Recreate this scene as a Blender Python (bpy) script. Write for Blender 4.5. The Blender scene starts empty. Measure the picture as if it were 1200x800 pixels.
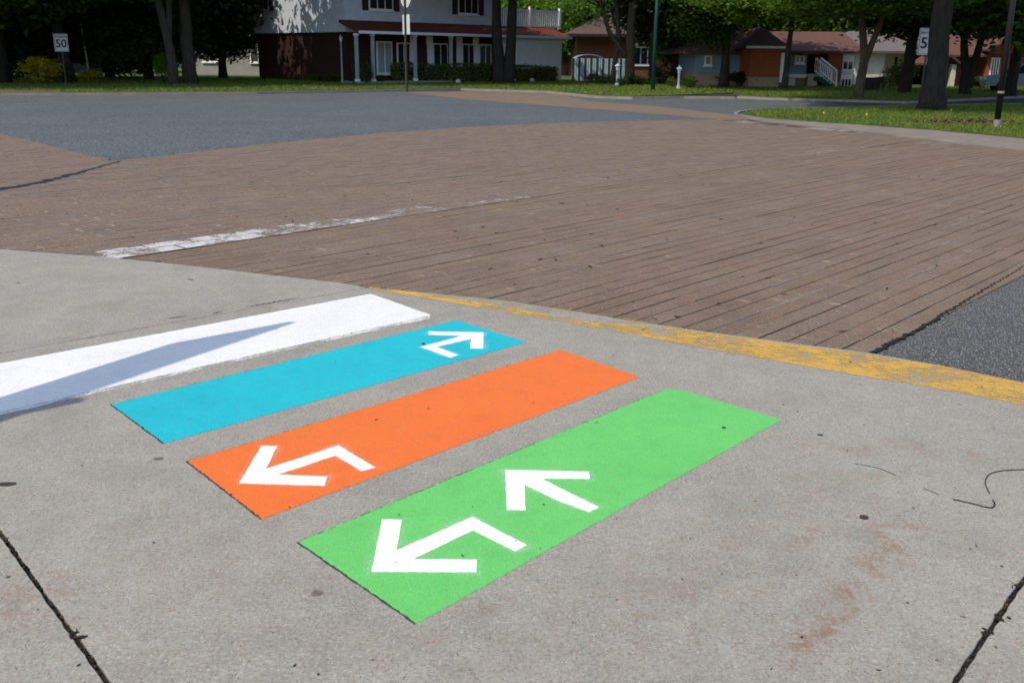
import bpy, math, random
from mathutils import Vector, Matrix, noise
R = math.radians
random.seed(7)
rnd = random.random
def ru(a, b): return a + (b - a) * random.random()

# ------------------------------------------------------------------ camera, world, sun, exposure
scn = bpy.context.scene
col = scn.collection
FPX, CAMH = 1120.0, 1.6
PITCH, ROLL = math.atan(334 / 1120), R(.5)
R0 = Vector((1, 0, 0)); U0 = Vector((0, math.sin(PITCH), math.cos(PITCH))); F0 = Vector((0, math.cos(PITCH), -math.sin(PITCH)))
RR = R0 * math.cos(ROLL) + U0 * math.sin(ROLL); UU = -R0 * math.sin(ROLL) + U0 * math.cos(ROLL)
cam = bpy.data.cameras.new('camera'); camo = bpy.data.objects.new('camera', cam); col.objects.link(camo)
cam.sensor_width = 36; cam.lens = FPX / 1200 * 36; cam.clip_start = .05; cam.clip_end = 2000
cam.dof.use_dof = True; cam.dof.focus_distance = 4.6; cam.dof.aperture_fstop = 6.3
m = Matrix((RR, UU, -F0)).transposed().to_4x4(); m.translation = (0, 0, CAMH); camo.matrix_world = m
scn.camera = camo

SUN_EL = R(55)
SH = Vector((.757, .653)).normalized()          # the way shadows fall on the ground
world = bpy.data.worlds.new('World'); scn.world = world; world.use_nodes = True
wn = world.node_tree.nodes; wl = world.node_tree.links
sky = wn.new('ShaderNodeTexSky'); sky.sky_type = 'NISHITA'; sky.sun_disc = False
sky.sun_elevation = SUN_EL; sky.sun_rotation = math.atan2(-SH.x, -SH.y)
wl.new(sky.outputs[0], wn['Background'].inputs[0]); wn['Background'].inputs[1].default_value = .15
sl = bpy.data.lights.new('sun', 'SUN'); sl.energy = 2.6; sl.angle = R(.5); sl.color = (1, .905, .74)
so = bpy.data.objects.new('sun', sl); col.objects.link(so)
sd = Vector((SH.x * math.cos(SUN_EL), SH.y * math.cos(SUN_EL), -math.sin(SUN_EL)))
so.rotation_euler = sd.to_track_quat('-Z', 'Y').to_euler(); so.location = (-20, -15, 40)
vs = scn.view_settings; vs.view_transform = 'Standard'; vs.look = 'None'; vs.gamma = 1; vs.use_curve_mapping = False; vs.exposure = .55

# ------------------------------------------------------------------ survey helpers: a sight line of the photograph to a point of the place
def ray(px, py):
    x = (px - 600) / FPX; y = -(py - 400) / FPX
    return RR * x + UU * y + F0
def gp(px, py, z=0.0):
    d = ray(px, py); t = (z - CAMH) / d.z
    return Vector((d.x * t, d.y * t))
def at(px, py, Y):
    d = ray(px, py); t = Y / d.y
    return Vector((d.x * t, Y, CAMH + d.z * t))

# ------------------------------------------------------------------ materials
def new_mat(name):
    m = bpy.data.materials.new(name); m.use_nodes = True
    nt = m.node_tree; return m, nt, nt.nodes, nt.links, nt.nodes['Principled BSDF']
ALB = {'broom_concrete': 1.07, 'stamped_coating': .83, 'stamped_brick_coating': .86, 'grey_asphalt': .84, 'dark_asphalt': .84, 'cyan_road_paint': .86, 'orange_road_paint': .86, 'green_road_paint': .86, 'worn_yellow_paint': .9, 'worn_white_paint': .9, 'orange_brick': .85, 'groove_bed': .85, 'rust_shingles': .9}
TINT = {'broom_concrete': (1.0, 1.003, .965), 'stamped_coating': (1.0, .975, .92), 'stamped_brick_coating': (.98, .965, .96), 'grey_asphalt': (.93, 1.0, 1.02)}
class G_:
    """tiny node writer"""
    def __init__(s, name):
        s.m, s.nt, s.n, s.l, s.b = new_mat(name); s.k = ALB.get(name, 1.0)
        s.b.inputs['Specular IOR Level'].default_value = .3
    def node(s, t, **k):
        n = s.n.new(t)
        for a, v in k.items(): setattr(n, a, v)
        return n
    def pos(s, world=True):
        return s.node('ShaderNodeNewGeometry').outputs['Position'] if world else s.node('ShaderNodeTexCoord').outputs['Object']
    def noise(s, vec, scale, detail=3, rough=.55):
        n = s.node('ShaderNodeTexNoise'); n.inputs['Scale'].default_value = scale; n.inputs['Detail'].default_value = detail; n.inputs['Roughness'].default_value = rough
        s.l.new(vec, n.inputs['Vector']); return n.outputs[0]
    def voro(s, vec, scale, out='Distance', feature='F1', rnd_=1):
        n = s.node('ShaderNodeTexVoronoi', feature=feature); n.inputs['Scale'].default_value = scale; n.inputs['Randomness'].default_value = rnd_
        s.l.new(vec, n.inputs['Vector']); return n.outputs[out]
    def ramp(s, v, a, b, lo=0.0, hi=1.0):
        n = s.node('ShaderNodeMapRange'); n.inputs[1].default_value = a; n.inputs[2].default_value = b; n.inputs[3].default_value = lo; n.inputs[4].default_value = hi
        s.l.new(v, n.inputs[0]); return n.outputs[0]
    def mix(s, f, a, b, mode='MIX'):
        n = s.node('ShaderNodeMix', data_type='RGBA', blend_type=mode)
        for sock, v in ((n.inputs[0], f), (n.inputs[6], a), (n.inputs[7], b)):
            if hasattr(v, 'links') or hasattr(v, 'is_linked'): s.l.new(v, sock)
            elif isinstance(v, (int, float)): sock.default_value = v
            else: sock.default_value = (*v, 1) if len(v) == 3 else v
        return n.outputs[2]
    def math(s, op, a, b=0.0):
        n = s.node('ShaderNodeMath', operation=op)
        for sock, v in ((n.inputs[0], a), (n.inputs[1], b)):
            if isinstance(v, (int, float)): sock.default_value = v
            else: s.l.new(v, sock)
        return n.outputs[0]
    def xform(s, vec, loc=(0, 0, 0), rot=0, scale=(1, 1, 1)):
        n = s.node('ShaderNodeMapping', vector_type='TEXTURE'); n.inputs['Location'].default_value = loc; n.inputs['Rotation'].default_value = (0, 0, rot); n.inputs['Scale'].default_value = scale
        s.l.new(vec, n.inputs[0]); return n.outputs[0]
    def length(s, vec):
        n = s.node('ShaderNodeVectorMath', operation='LENGTH'); s.l.new(vec, n.inputs[0]); return n.outputs['Value']
    def bump(s, h, strength=.3, dist=.002):
        n = s.node('ShaderNodeBump'); n.inputs['Strength'].default_value = strength; n.inputs['Distance'].default_value = dist
        s.l.new(h, n.inputs['Height']); s.l.new(n.outputs[0], s.b.inputs['Normal'])
    def done(s, colr, rough=.85, alpha=None):
        if s.k != 1.0:
            v = s.node('ShaderNodeVectorMath', operation='SCALE'); s.l.new(colr, v.inputs[0]); v.inputs['Scale'].default_value = s.k; colr = v.outputs[0]
            if s.m.name in TINT:
                w = s.node('ShaderNodeVectorMath', operation='MULTIPLY'); s.l.new(colr, w.inputs[0]); w.inputs[1].default_value = TINT[s.m.name]; colr = w.outputs[0]
        if hasattr(colr, 'is_linked'): s.l.new(colr, s.b.inputs['Base Color'])
        else: s.b.inputs['Base Color'].default_value = (*colr, 1)
        if hasattr(rough, 'is_linked'): s.l.new(rough, s.b.inputs['Roughness'])
        else: s.b.inputs['Roughness'].default_value = rough
        if alpha is not None: s.l.new(alpha, s.b.inputs['Alpha'])
        return s.m

def simple(name, c, var=.25, scale=3.0, rough=.8, world=True, fine=40, metal=0):
    g = G_(name); p = g.pos(world)
    a = g.noise(p, scale, 4); b = g.noise(p, fine, 2)
    v = g.math('ADD', g.math('MULTIPLY', a, .7), g.math('MULTIPLY', b, .3))
    f = g.ramp(v, .3, .7, 1 - var, 1 + var)
    cc = g.node('ShaderNodeVectorMath', operation='SCALE'); cc.inputs[0].default_value = c; g.l.new(f, cc.inputs['Scale'])
    g.b.inputs['Metallic'].default_value = metal
    return g.done(cc.outputs[0], rough)

def concrete_mat():
    g = G_('broom_concrete'); p = g.pos()
    big = g.noise(p, .9, 4); mid = g.noise(p, 7, 4); fine = g.noise(p, 85, 4, .8); fb = g.noise(p, 38, 4, .75)
    c = g.mix(g.ramp(big, .35, .65), (.205, .192, .172), (.262, .248, .222))
    c = g.mix(g.ramp(mid, .36, .66, 0, .55), c, (.295, .275, .245))
    c = g.mix(g.ramp(fb, .50, .70, 0, .55), c, (.17, .135, .105))
    c = g.mix(g.ramp(fine, .50, .66, 0, .6), c, (.40, .38, .345))
    c = g.mix(g.ramp(fine, .34, .46, .65, 0), c, (.12, .108, .093))
    pitn = g.noise(p, 170, 2, .6)
    c = g.mix(g.ramp(pitn, .60, .68, 0, .85), c, (.07, .06, .05))
    drt = g.noise(p, 2.1, 5, .65); c = g.mix(g.ramp(drt, .50, .70, 0, .38), c, (.165, .145, .12))
    # exposed sand and little stones
    vd = g.voro(p, 95); vc = g.voro(p, 95, 'Color')
    sep = g.node('ShaderNodeSeparateColor'); g.l.new(vc, sep.inputs[0])
    dot = g.math('MULTIPLY', g.math('LESS_THAN', vd, .30), g.math('GREATER_THAN', sep.outputs[0], .80))
    c = g.mix(g.math('MULTIPLY', dot, .4), c, (.50, .47, .43))
    dot2 = g.math('MULTIPLY', g.math('LESS_THAN', vd, .26), g.math('LESS_THAN', sep.outputs[1], .13))
    c = g.mix(g.math('MULTIPLY', dot2, .75), c, (.09, .065, .05))
    dot3 = g.math('MULTIPLY', g.math('LESS_THAN', vd, .3), g.math('LESS_THAN', sep.outputs[2], .035))
    c = g.mix(g.math('MULTIPLY', dot3, .8), c, (.24, .10, .05))
    # rusty run-off marks on the right hand side, each with its own outline
    rn = g.noise(p, 62, 5, .75); rb = g.noise(p, 9, 4, .65)
    def stain(cx, cy, ang, sx, sy, amt):
        nonlocal c
        d = g.length(g.xform(p, (cx, cy, 0), ang, (sx, sy, 5)))
        msk = g.math('MULTIPLY', g.ramp(d, .25, 1.0, 1, 0), g.ramp(g.math('ADD', g.math('MULTIPLY', rn, .55), g.math('MULTIPLY', rb, .45)), .50, .57))
        c = g.mix(g.math('MULTIPLY', msk, min(1, amt * 1.05)), c, (.19, .10, .055))
    for px, py, ang, sx, sy, amt in ((1000, 690, 47, .55, .10, .6), (1050, 625, 47, .35, .13, .5), (960, 745, 47, .42, .09, .6), (880, 640, 47, 1.6, .35, .22), (250, 640, 47, 1.0, .4, .16), (985, 640, -40, .35, .08, .35), (930, 520, -20, .5, .09, .3), (420, 500, 45, .8, .05, .3), (660, 560, 45, 1.2, .05, .2), (1090, 530, -25, .5, .12, .3), (30, 700, -50, .3, .18, .35), (550, 720, 45, .5, .12, .25)):
        q = gp(px, py); stain(q.x, q.y, R(ang), sx, sy, amt)
    g.bump(g.math('ADD', fine, g.math('MULTIPLY', pitn, -.8)), .45, .003)
    return g.done(c, .9)

def paint_mat(name, c, wear=.08, c2=None, gloss=.6, edge=False):
    """road paint rolled onto concrete: slight cloudiness, pits where the concrete shows"""
    g = G_(name); p = g.pos()
    big = g.noise(p, 2.2, 4); fine = g.noise(p, 120, 3, .7); pit = g.noise(p, 230, 2); mid = g.noise(p, 18, 3)
    f = g.ramp(g.math('ADD', g.math('MULTIPLY', big, .6), g.math('MULTIPLY', mid, .4)), .33, .68)
    cc = g.mix(f, c2 or tuple(v * .82 for v in c), c)
    cc = g.mix(g.ramp(fine, .42, .70, 0, .45), cc, tuple(v * .68 for v in c))
    cc = g.mix(g.ramp(pit, .655 - wear * .25, .71 - wear * .25, 0, .6), cc, (.16, .15, .14))
    dn = g.noise(p, 5.5, 5, .7); cc = g.mix(g.ramp(dn, .52, .72, 0, .28), cc, tuple(v * .55 for v in c))
    g.bump(g.math('ADD', fine, g.math('MULTIPLY', pit, -.5)), .7, .003)
    return g.done(cc, gloss)

def worn_paint(name, c, a0, a1, streak=0.0):
    """old paint, mostly scrubbed away by tyres and ploughs (holes in the film)"""
    g = G_(name); p = g.pos()
    q = g.xform(p, (0, 0, 0), streak, (2.2, 1, 1)) if streak is not None else p
    n1 = g.noise(q, 44 if streak is not None else 13, 6, .8); n2 = g.noise(p, 3.0, 3); n3 = g.noise(p, 90, 3, .8)
    v = g.math('ADD', g.math('ADD', g.math('MULTIPLY', n1, .45), g.math('MULTIPLY', n2, .30)), g.math('MULTIPLY', n3, .25))
    cc = g.mix(g.ramp(n3, .35, .7), tuple(x * .8 for x in c), c)
    return g.done(cc, .75, g.ramp(v, a0, a1))

def asphalt_mat(name, base, stone, scale=75, amt=.55):
    g = G_(name); p = g.pos()
    big = g.noise(p, .35, 4); mid = g.noise(p, 3, 3)
    vd = g.voro(p, scale); vc = g.voro(p, scale, 'Color'); fine = g.noise(p, scale * 2, 2)
    sep = g.node('ShaderNodeSeparateColor'); g.l.new(vc, sep.inputs[0])
    c = g.mix(g.ramp(big, .35, .65), tuple(v * .86 for v in base), tuple(v * 1.12 for v in base))
    c = g.mix(g.ramp(mid, .4, .7, 0, .25), c, tuple(v * 1.3 for v in base))
    st = g.math('MULTIPLY', g.math('LESS_THAN', vd, .42), g.ramp(sep.outputs[0], .35, 1.0, 0, amt))
    c = g.mix(st, c, stone)
    dk = g.math('MULTIPLY', g.math('GREATER_THAN', vd, .48), .6)
    c = g.mix(dk, c, tuple(v * .45 for v in base))
    g.bump(g.math('ADD', g.math('MULTIPLY', vd, -1), fine), .55, .006)
    return g.done(c, .85)

def stamped_mat(name='stamped_coating', brick=False):
    g = G_(name); p = g.pos()
    big = g.noise(p, .6, 5); mid = g.noise(p, 9, 4, .65); fine = g.noise(p, 90, 3, .7)
    oi = g.node('ShaderNodeObjectInfo').outputs['Random']; isl = g.node('ShaderNodeNewGeometry').outputs['Random Per Island']
    c = g.mix(g.ramp(big, .35, .65), (.178, .118, .080), (.215, .146, .100))
    pat = g.noise(p, 2.4, 4, .6); c = g.mix(g.ramp(pat, .46, .68, 0, .5), c, (.255, .19, .14)); c = g.mix(g.ramp(pat, .30, .44, .45, 0), c, (.135, .105, .085))
    c = g.mix(g.math('MULTIPLY', oi, .30), c, (.22, .165, .125))
    if not brick:
        sk = g.noise(g.xform(p, (0, 0, 0), R(47), (5, .35, 1)), 2.6, 4, .65); c = g.mix(g.ramp(sk, .54, .68, 0, .4), c, (.215, .18, .155)); c = g.mix(g.ramp(sk, .34, .44, .35, 0), c, (.13, .095, .07))
    else:
        c = g.mix(g.math('MULTIPLY', g.math('FRACT', g.math('ADD', oi, isl)), .5), c, (.165, .128, .105)); hl = g.noise(p, 17, 5, .75); c = g.mix(g.ramp(hl, .56, .66, 0, .6), c, (.30, .225, .165)); c = g.mix(g.ramp(hl, .33, .42, .6, 0), c, (.10, .078, .064))
    c = g.mix(g.ramp(mid, .50, .68, 0, .35), c, (.215, .18, .15))      # worn to grey asphalt
    c = g.mix(g.ramp(mid, .26, .40, .5, 0), c, (.235, .135, .08))      # fresher ochre coat
    c = g.mix(g.ramp(fine, .50, .66, 0, .65), c, (.085, .062, .05)); c = g.mix(g.ramp(fine, .33, .44, .6, 0), c, (.30, .245, .195))
    sx_ = 1.5 if brick else 3
    ch = g.noise(g.xform(p, (0, 0, 0), R(-43), (2.6, 1, 1)), 11, 4, .6); c = g.mix(g.ramp(ch, .64, .70, 0, .75), c, (.40, .30, .21)); ch2 = g.noise(g.xform(p, (3, 5, 0), R(47), (sx_, 1, 1)), 8, 4, .65); c = g.mix(g.ramp(ch2, .63, .70, 0, .6), c, (.085, .062, .05)); c = g.mix(g.ramp(ch2, .30, .36, .55, 0), c, (.29, .17, .10))
    vd = g.voro(p, 60); vc = g.voro(p, 60, 'Color'); sep = g.node('ShaderNodeSeparateColor'); g.l.new(vc, sep.inputs[0])
    c = g.mix(g.math('MULTIPLY', g.math('MULTIPLY', g.math('LESS_THAN', vd, .3), g.math('GREATER_THAN', sep.outputs[0], .9)), .6), c, (.42, .38, .34))
    lump = g.noise(p, 22, 4, .6); g.bump(g.math('ADD', g.math('MULTIPLY', lump, 1.6), g.math('ADD', g.math('MULTIPLY', fine, .5), mid)), .8, .011)
    return g.done(c, .8)

def siding_mat(name, c, pitch=.12, wave_dir='Z'):
    g = G_(name); p = g.pos()
    w = g.node('ShaderNodeTexWave', wave_type='BANDS', bands_direction=wave_dir, wave_profile='SAW'); w.inputs['Scale'].default_value = .314 / pitch; g.l.new(p, w.inputs[0])
    n = g.noise(p, 2, 4)
    cc = g.mix(g.ramp(n, .3, .7), tuple(v * .85 for v in c), c)
    cc = g.mix(g.ramp(w.outputs[1], .86, .97, 0, .45), cc, tuple(v * .45 for v in c))
    g.bump(w.outputs[1], .6, .02)
    return g.done(cc, .6)

def brick_mat(name, c1, c2, mortar=(.3, .28, .25), scale=1.0):
    g = G_(name); p = g.pos()
    # wall bricks are far below a pixel here: colour only, on horizontal courses
    sx = g.node('ShaderNodeSeparateXYZ'); g.l.new(p, sx.inputs[0])
    cb = g.node('ShaderNodeCombineXYZ'); g.l.new(g.math('ADD', sx.outputs[0], sx.outputs[1]), cb.inputs[0]); g.l.new(sx.outputs[2], cb.inputs[1])
    b = g.node('ShaderNodeTexBrick'); g.l.new(cb.outputs[0], b.inputs['Vector'])
    b.inputs['Color1'].default_value = (*c1, 1); b.inputs['Color2'].default_value = (*c2, 1); b.inputs['Mortar'].default_value = (*mortar, 1)
    b.inputs['Scale'].default_value = scale; b.inputs['Brick Width'].default_value = .21; b.inputs['Row Height'].default_value = .075; b.inputs['Mortar Size'].default_value = .006
    n = g.noise(p, 3, 4)
    cc = g.mix(g.ramp(n, .3, .75, 0, .4), b.outputs[0], tuple(v * .6 for v in c1))
    return g.done(cc, .85)

def shingle_mat(name, c):
    g = G_(name); p = g.pos(); n = g.noise(p, 14, 3); v = g.voro(p, 6, 'Color'); sep = g.node('ShaderNodeSeparateColor'); g.l.new(v, sep.inputs[0])
    cc = g.mix(g.ramp(n, .3, .7), tuple(x * .7 for x in c), tuple(x * 1.15 for x in c))
    cc = g.mix(g.math('MULTIPLY', sep.outputs[0], .35), cc, tuple(x * .6 for x in c))
    w = g.node('ShaderNodeTexWave', bands_direction='Z', wave_profile='SAW'); w.inputs['Scale'].default_value = 3.5; g.l.new(p, w.inputs[0]); g.bump(w.outputs[1], .5, .02)
    return g.done(cc, .9)

def leaf_mat(name, c, transl=.35):
    g = G_(name); geo = g.node('ShaderNodeNewGeometry'); r = geo.outputs['Random Per Island']
    n = g.noise(geo.outputs['Position'], .45, 2)
    cc = g.mix(r, tuple(v * .6 for v in c), tuple(v * 1.35 for v in c))
    cc = g.mix(g.ramp(n, .4, .65, 0, .45), cc, (c[0] * 1.5, c[1] * 1.15, c[2] * .7))
    g.done(cc, .65); g.b.inputs['Specular IOR Level'].default_value = .2
    t = g.node('ShaderNodeBsdfTranslucent'); g.l.new(cc, t.inputs[0])
    mx = g.node('ShaderNodeMixShader'); mx.inputs[0].default_value = transl
    g.l.new(g.b.outputs[0], mx.inputs[1]); g.l.new(t.outputs[0], mx.inputs[2]); g.l.new(mx.outputs[0], g.n['Material Output'].inputs[0])
    return g.m

def bark_mat(name, c):
    g = G_(name); p = g.pos(False)
    q = g.xform(p, (0, 0, 0), 0, (1, 1, 6)); n = g.noise(q, 14, 4, .7); b = g.noise(p, 1.2, 3)
    cc = g.mix(g.ramp(n, .35, .65), tuple(v * .45 for v in c), tuple(v * 1.2 for v in c))
    cc = g.mix(g.ramp(b, .4, .7, 0, .4), cc, (c[0] * .8, c[1] * .95, c[2] * .7))
    g.bump(n, .9, .04); return g.done(cc, .95)

def glass_mat(name, c=(.02, .024, .028)):
    g = G_(name); g.b.inputs['Specular IOR Level'].default_value = .6
    return g.done(c, .06)

MT = {}
MT['concrete'] = concrete_mat()
MT['white_paint'] = paint_mat('white_road_paint', (.75, .74, .715), .14, (.68, .67, .64))
MT['cyan_paint'] = paint_mat('cyan_road_paint', (.005, .53, .61), .25, (.005, .45, .53))
MT['orange_paint'] = paint_mat('orange_road_paint', (.90, .185, .022), .25, (.84, .16, .018))
MT['green_paint'] = paint_mat('green_road_paint', (.16, .615, .145), .25, (.13, .54, .12))
MT['arrow_paint'] = paint_mat('white_stencil_paint', (.80, .80, .79), .06, (.75, .75, .74))
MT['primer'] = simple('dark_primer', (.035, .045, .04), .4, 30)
MT['yellow_worn'] = worn_paint('worn_yellow_paint', (.60, .36, .075), .455, .51, R(-24))
MT['yellow_thin'] = worn_paint('scrubbed_yellow_paint', (.48, .35, .13), .50, .60, R(-24))
MT['white_worn'] = worn_paint('worn_white_paint', (.60, .58, .55), .45, .51, None)
MT['white_half'] = worn_paint('half_worn_white_paint', (.55, .53, .50), .50, .54, None)
MT['white_fade'] = worn_paint('fading_white_paint', (.50, .48, .455), .525, .575, None)
MT['white_ghost'] = worn_paint('ghost_white_paint', (.62, .61, .58), .45, .53, R(45))
def spray(name, lo, hi):
    g = G_(name); p = g.pos(); n = g.noise(p, 160, 3, .8); b = g.noise(p, 6, 2); v = g.math('ADD', g.math('MULTIPLY', n, .7), g.math('MULTIPLY', b, .3)); return g.done((.8, .8, .8), .8, g.ramp(v, lo, hi, 0, .35))
MT['overspray'] = spray('white_overspray', .50, .66); MT['overspray2'] = spray('thin_white_overspray', .55, .68)
MT['white_trace'] = worn_paint('traces_of_white_paint', (.55, .53, .50), .55, .60, R(47))
MT['road'] = asphalt_mat('grey_asphalt', (.108, .112, .118), (.34, .34, .34), 26, .7)
MT['near_asphalt'] = asphalt_mat('dark_asphalt', (.100, .098, .097), (.36, .35, .34), 85, 1.0)
MT['stamped'] = stamped_mat(); MT['stamped_brick'] = stamped_mat('stamped_brick_coating', True)
def bed_mat():
    g = G_('groove_bed'); p = g.pos(); q = g.xform(p, (0, 0, 0), R(47), (3, .5, 1)); n = g.noise(q, 2.2, 4, .6); f = g.noise(p, 60, 2); b2 = g.noise(p, .8, 2)
    c = g.mix(g.ramp(n, .42, .62), (.05, .046, .043), (.21, .20, .19)); c = g.mix(g.ramp(f, .4, .7, 0, .6), c, (.03, .028, .026)); c = g.mix(g.ramp(g.math('ADD', g.math('MULTIPLY', n, .4), g.math('MULTIPLY', b2, .6)), .50, .60, 0, .8), c, (.34, .30, .26)); return g.done(c, .95)
MT['bed'] = bed_mat()
MT['groove_fill'] = simple('grey_groove_sand', (.185, .17, .155), .35, 8, .95, fine=90)
MT['soil'] = simple('joint_dirt', (.02, .016, .011), .6, 60, .95, fine=300)
MT['crack'] = simple('crack_tar', (.012, .011, .011), .4, 40, .8)
MT['gum'] = simple('old_gum', (.035, .031, .026), .4, 60, .7)
MT['gum2'] = simple('oil_spot', (.13, .105, .085), .3, 60, .8)
MT['kerb'] = simple('kerb_concrete', (.235, .21, .175), .25, 2)
MT['far_walk'] = simple('dusty_concrete', (.185, .158, .13), .25, 1.5)
MT['lawn'] = simple('lawn_soil', (.06, .085, .02), .5, 1.2, .95)
MT['earth'] = simple('earth', (.05, .045, .03), .5, .5, .95)
MT['mulch'] = simple('brown_verge', (.12, .075, .045), .4, 3, .95)
MT['bark'] = bark_mat('grey_bark', (.07, .056, .043)); MT['bark_dark'] = bark_mat('dark_bark', (.032, .026, .021)); MT['bark_warm'] = bark_mat('warm_bark', (.10, .072, .048)); MT['birch'] = bark_mat('birch_bark', (.55, .53, .5))
MT['leaf'] = leaf_mat('maple_leaves', (.075, .135, .02), .42); MT['leaf_dark'] = leaf_mat('dark_leaves', (.042, .078, .018), .32); MT['leaf_bright'] = leaf_mat('bright_leaves', (.10, .19, .02), .45)
MT['leaf_gold'] = leaf_mat('golden_leaves', (.36, .34, .025), .4); MT['leaf_hedge'] = leaf_mat('hedge_leaves', (.085, .125, .025), .25)
MT['grass'] = leaf_mat('grass_blades', (.145, .205, .038), .4)
MT['white_siding'] = siding_mat('white_siding', (.66, .73, .84)); MT['blue_siding'] = siding_mat('blue_grey_siding', (.20, .29, .36), .2); MT['grey_siding'] = siding_mat('grey_siding', (.30, .30, .27), .2)
MT['white_trim'] = simple('white_trim', (.80, .81, .82), .08, 3, .5); MT['shutter'] = simple('plum_shutter', (.045, .018, .030), .2)
MT['porch_white'] = simple('dull_white_wood', (.33, .37, .39), .1, 3, .6)  # white wood, the porch shade put into its grey-blue colour
MT['red_roof'] = shingle_mat('red_shingles', (.16, .035, .022)); MT['brown_roof'] = shingle_mat('brown_shingles', (.10, .066, .052)); MT['rust_roof'] = shingle_mat('rust_shingles', (.145, .068, .050)); MT['grey_roof'] = shingle_mat('grey_shingles', (.15, .13, .12))
MT['dark_brick'] = brick_mat('dark_red_brick', (.036, .013, .010), (.045, .015, .011), (.035, .022, .018)); MT['orange_brick'] = brick_mat('orange_brick', (.36, .095, .042), (.40, .11, .05), (.33, .10, .05)); MT['brown_brick'] = brick_mat('brown_red_brick', (.15, .052, .028), (.18, .06, .032), (.15, .075, .045))
MT['cream'] = simple('cream_stucco', (.62, .56, .46), .1, 3); MT['tan_stone'] = simple('tan_foundation', (.34, .27, .18), .2, 4); MT['found'] = simple('grey_foundation', (.33, .32, .30), .2, 3)
MT['glass'] = glass_mat('dark_glass'); MT['curtain'] = simple('grey_curtain', (.30, .33, .32), .15, 5)
MT['black_metal'] = simple('black_metal', (.012, .012, .014), .2, 5, .45); MT['green_metal'] = simple('green_metal', (.015, .062, .055), .2, 5, .5); MT['sign_post'] = simple('brown_steel_post', (.05, .045, .04), .3, 6, .6)
MT['sign_white'] = simple('sign_white', (.52, .53, .54), .05, 4, .45); MT['sign_back'] = simple('sign_back_metal', (.55, .57, .60), .1, 4, .4); MT['sign_black'] = simple('sign_black', (.012, .012, .013), .1, 4, .5)
MT['blue_tarp'] = simple('blue_tarp', (.20, .38, .62), .15, 2, .5); MT['fence_white'] = simple('pale_blue_fence', (.38, .48, .58), .15, 3); MT['fence_green'] = simple('dark_green_fence', (.02, .05, .045), .2, 3)
MT['car_blue'] = simple('blue_car_paint', (.02, .06, .18), .1, 3, .25); MT['car_grey'] = simple('grey_car_paint', (.16, .22, .30), .1, 3, .25); MT['tyre'] = simple('tyre_rubber', (.015, .015, .015), .1, 5, .9); MT['rim'] = simple('rim_metal', (.4, .4, .42), .1, 5, .3, metal=1)
MT['green_stair'] = simple('green_stair_paint', (.01, .09, .04), .2, 4); MT['stone'] = simple('white_stone', (.55, .53, .5), .2, 5); MT['red'] = simple('red_paint', (.4, .02, .02), .1, 4); MT['bin'] = simple('dark_bin_plastic', (.02, .022, .028), .2, 4, .6)
MT['drive'] = asphalt_mat('driveway_asphalt', (.05, .048, .047), (.14, .14, .14), 50, .4); MT['lamp_glass'] = simple('frosted_globe', (.75, .75, .72), .05, 4, .3); MT['board'] = simple('board_blue', (.05, .12, .25), .1, 3, .5)
MT['leaf_litter'] = leaf_mat('leaf_bits', (.11, .075, .035), .2); MT['dandelion'] = simple('dandelion', (.7, .55, .02), .1)

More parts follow.
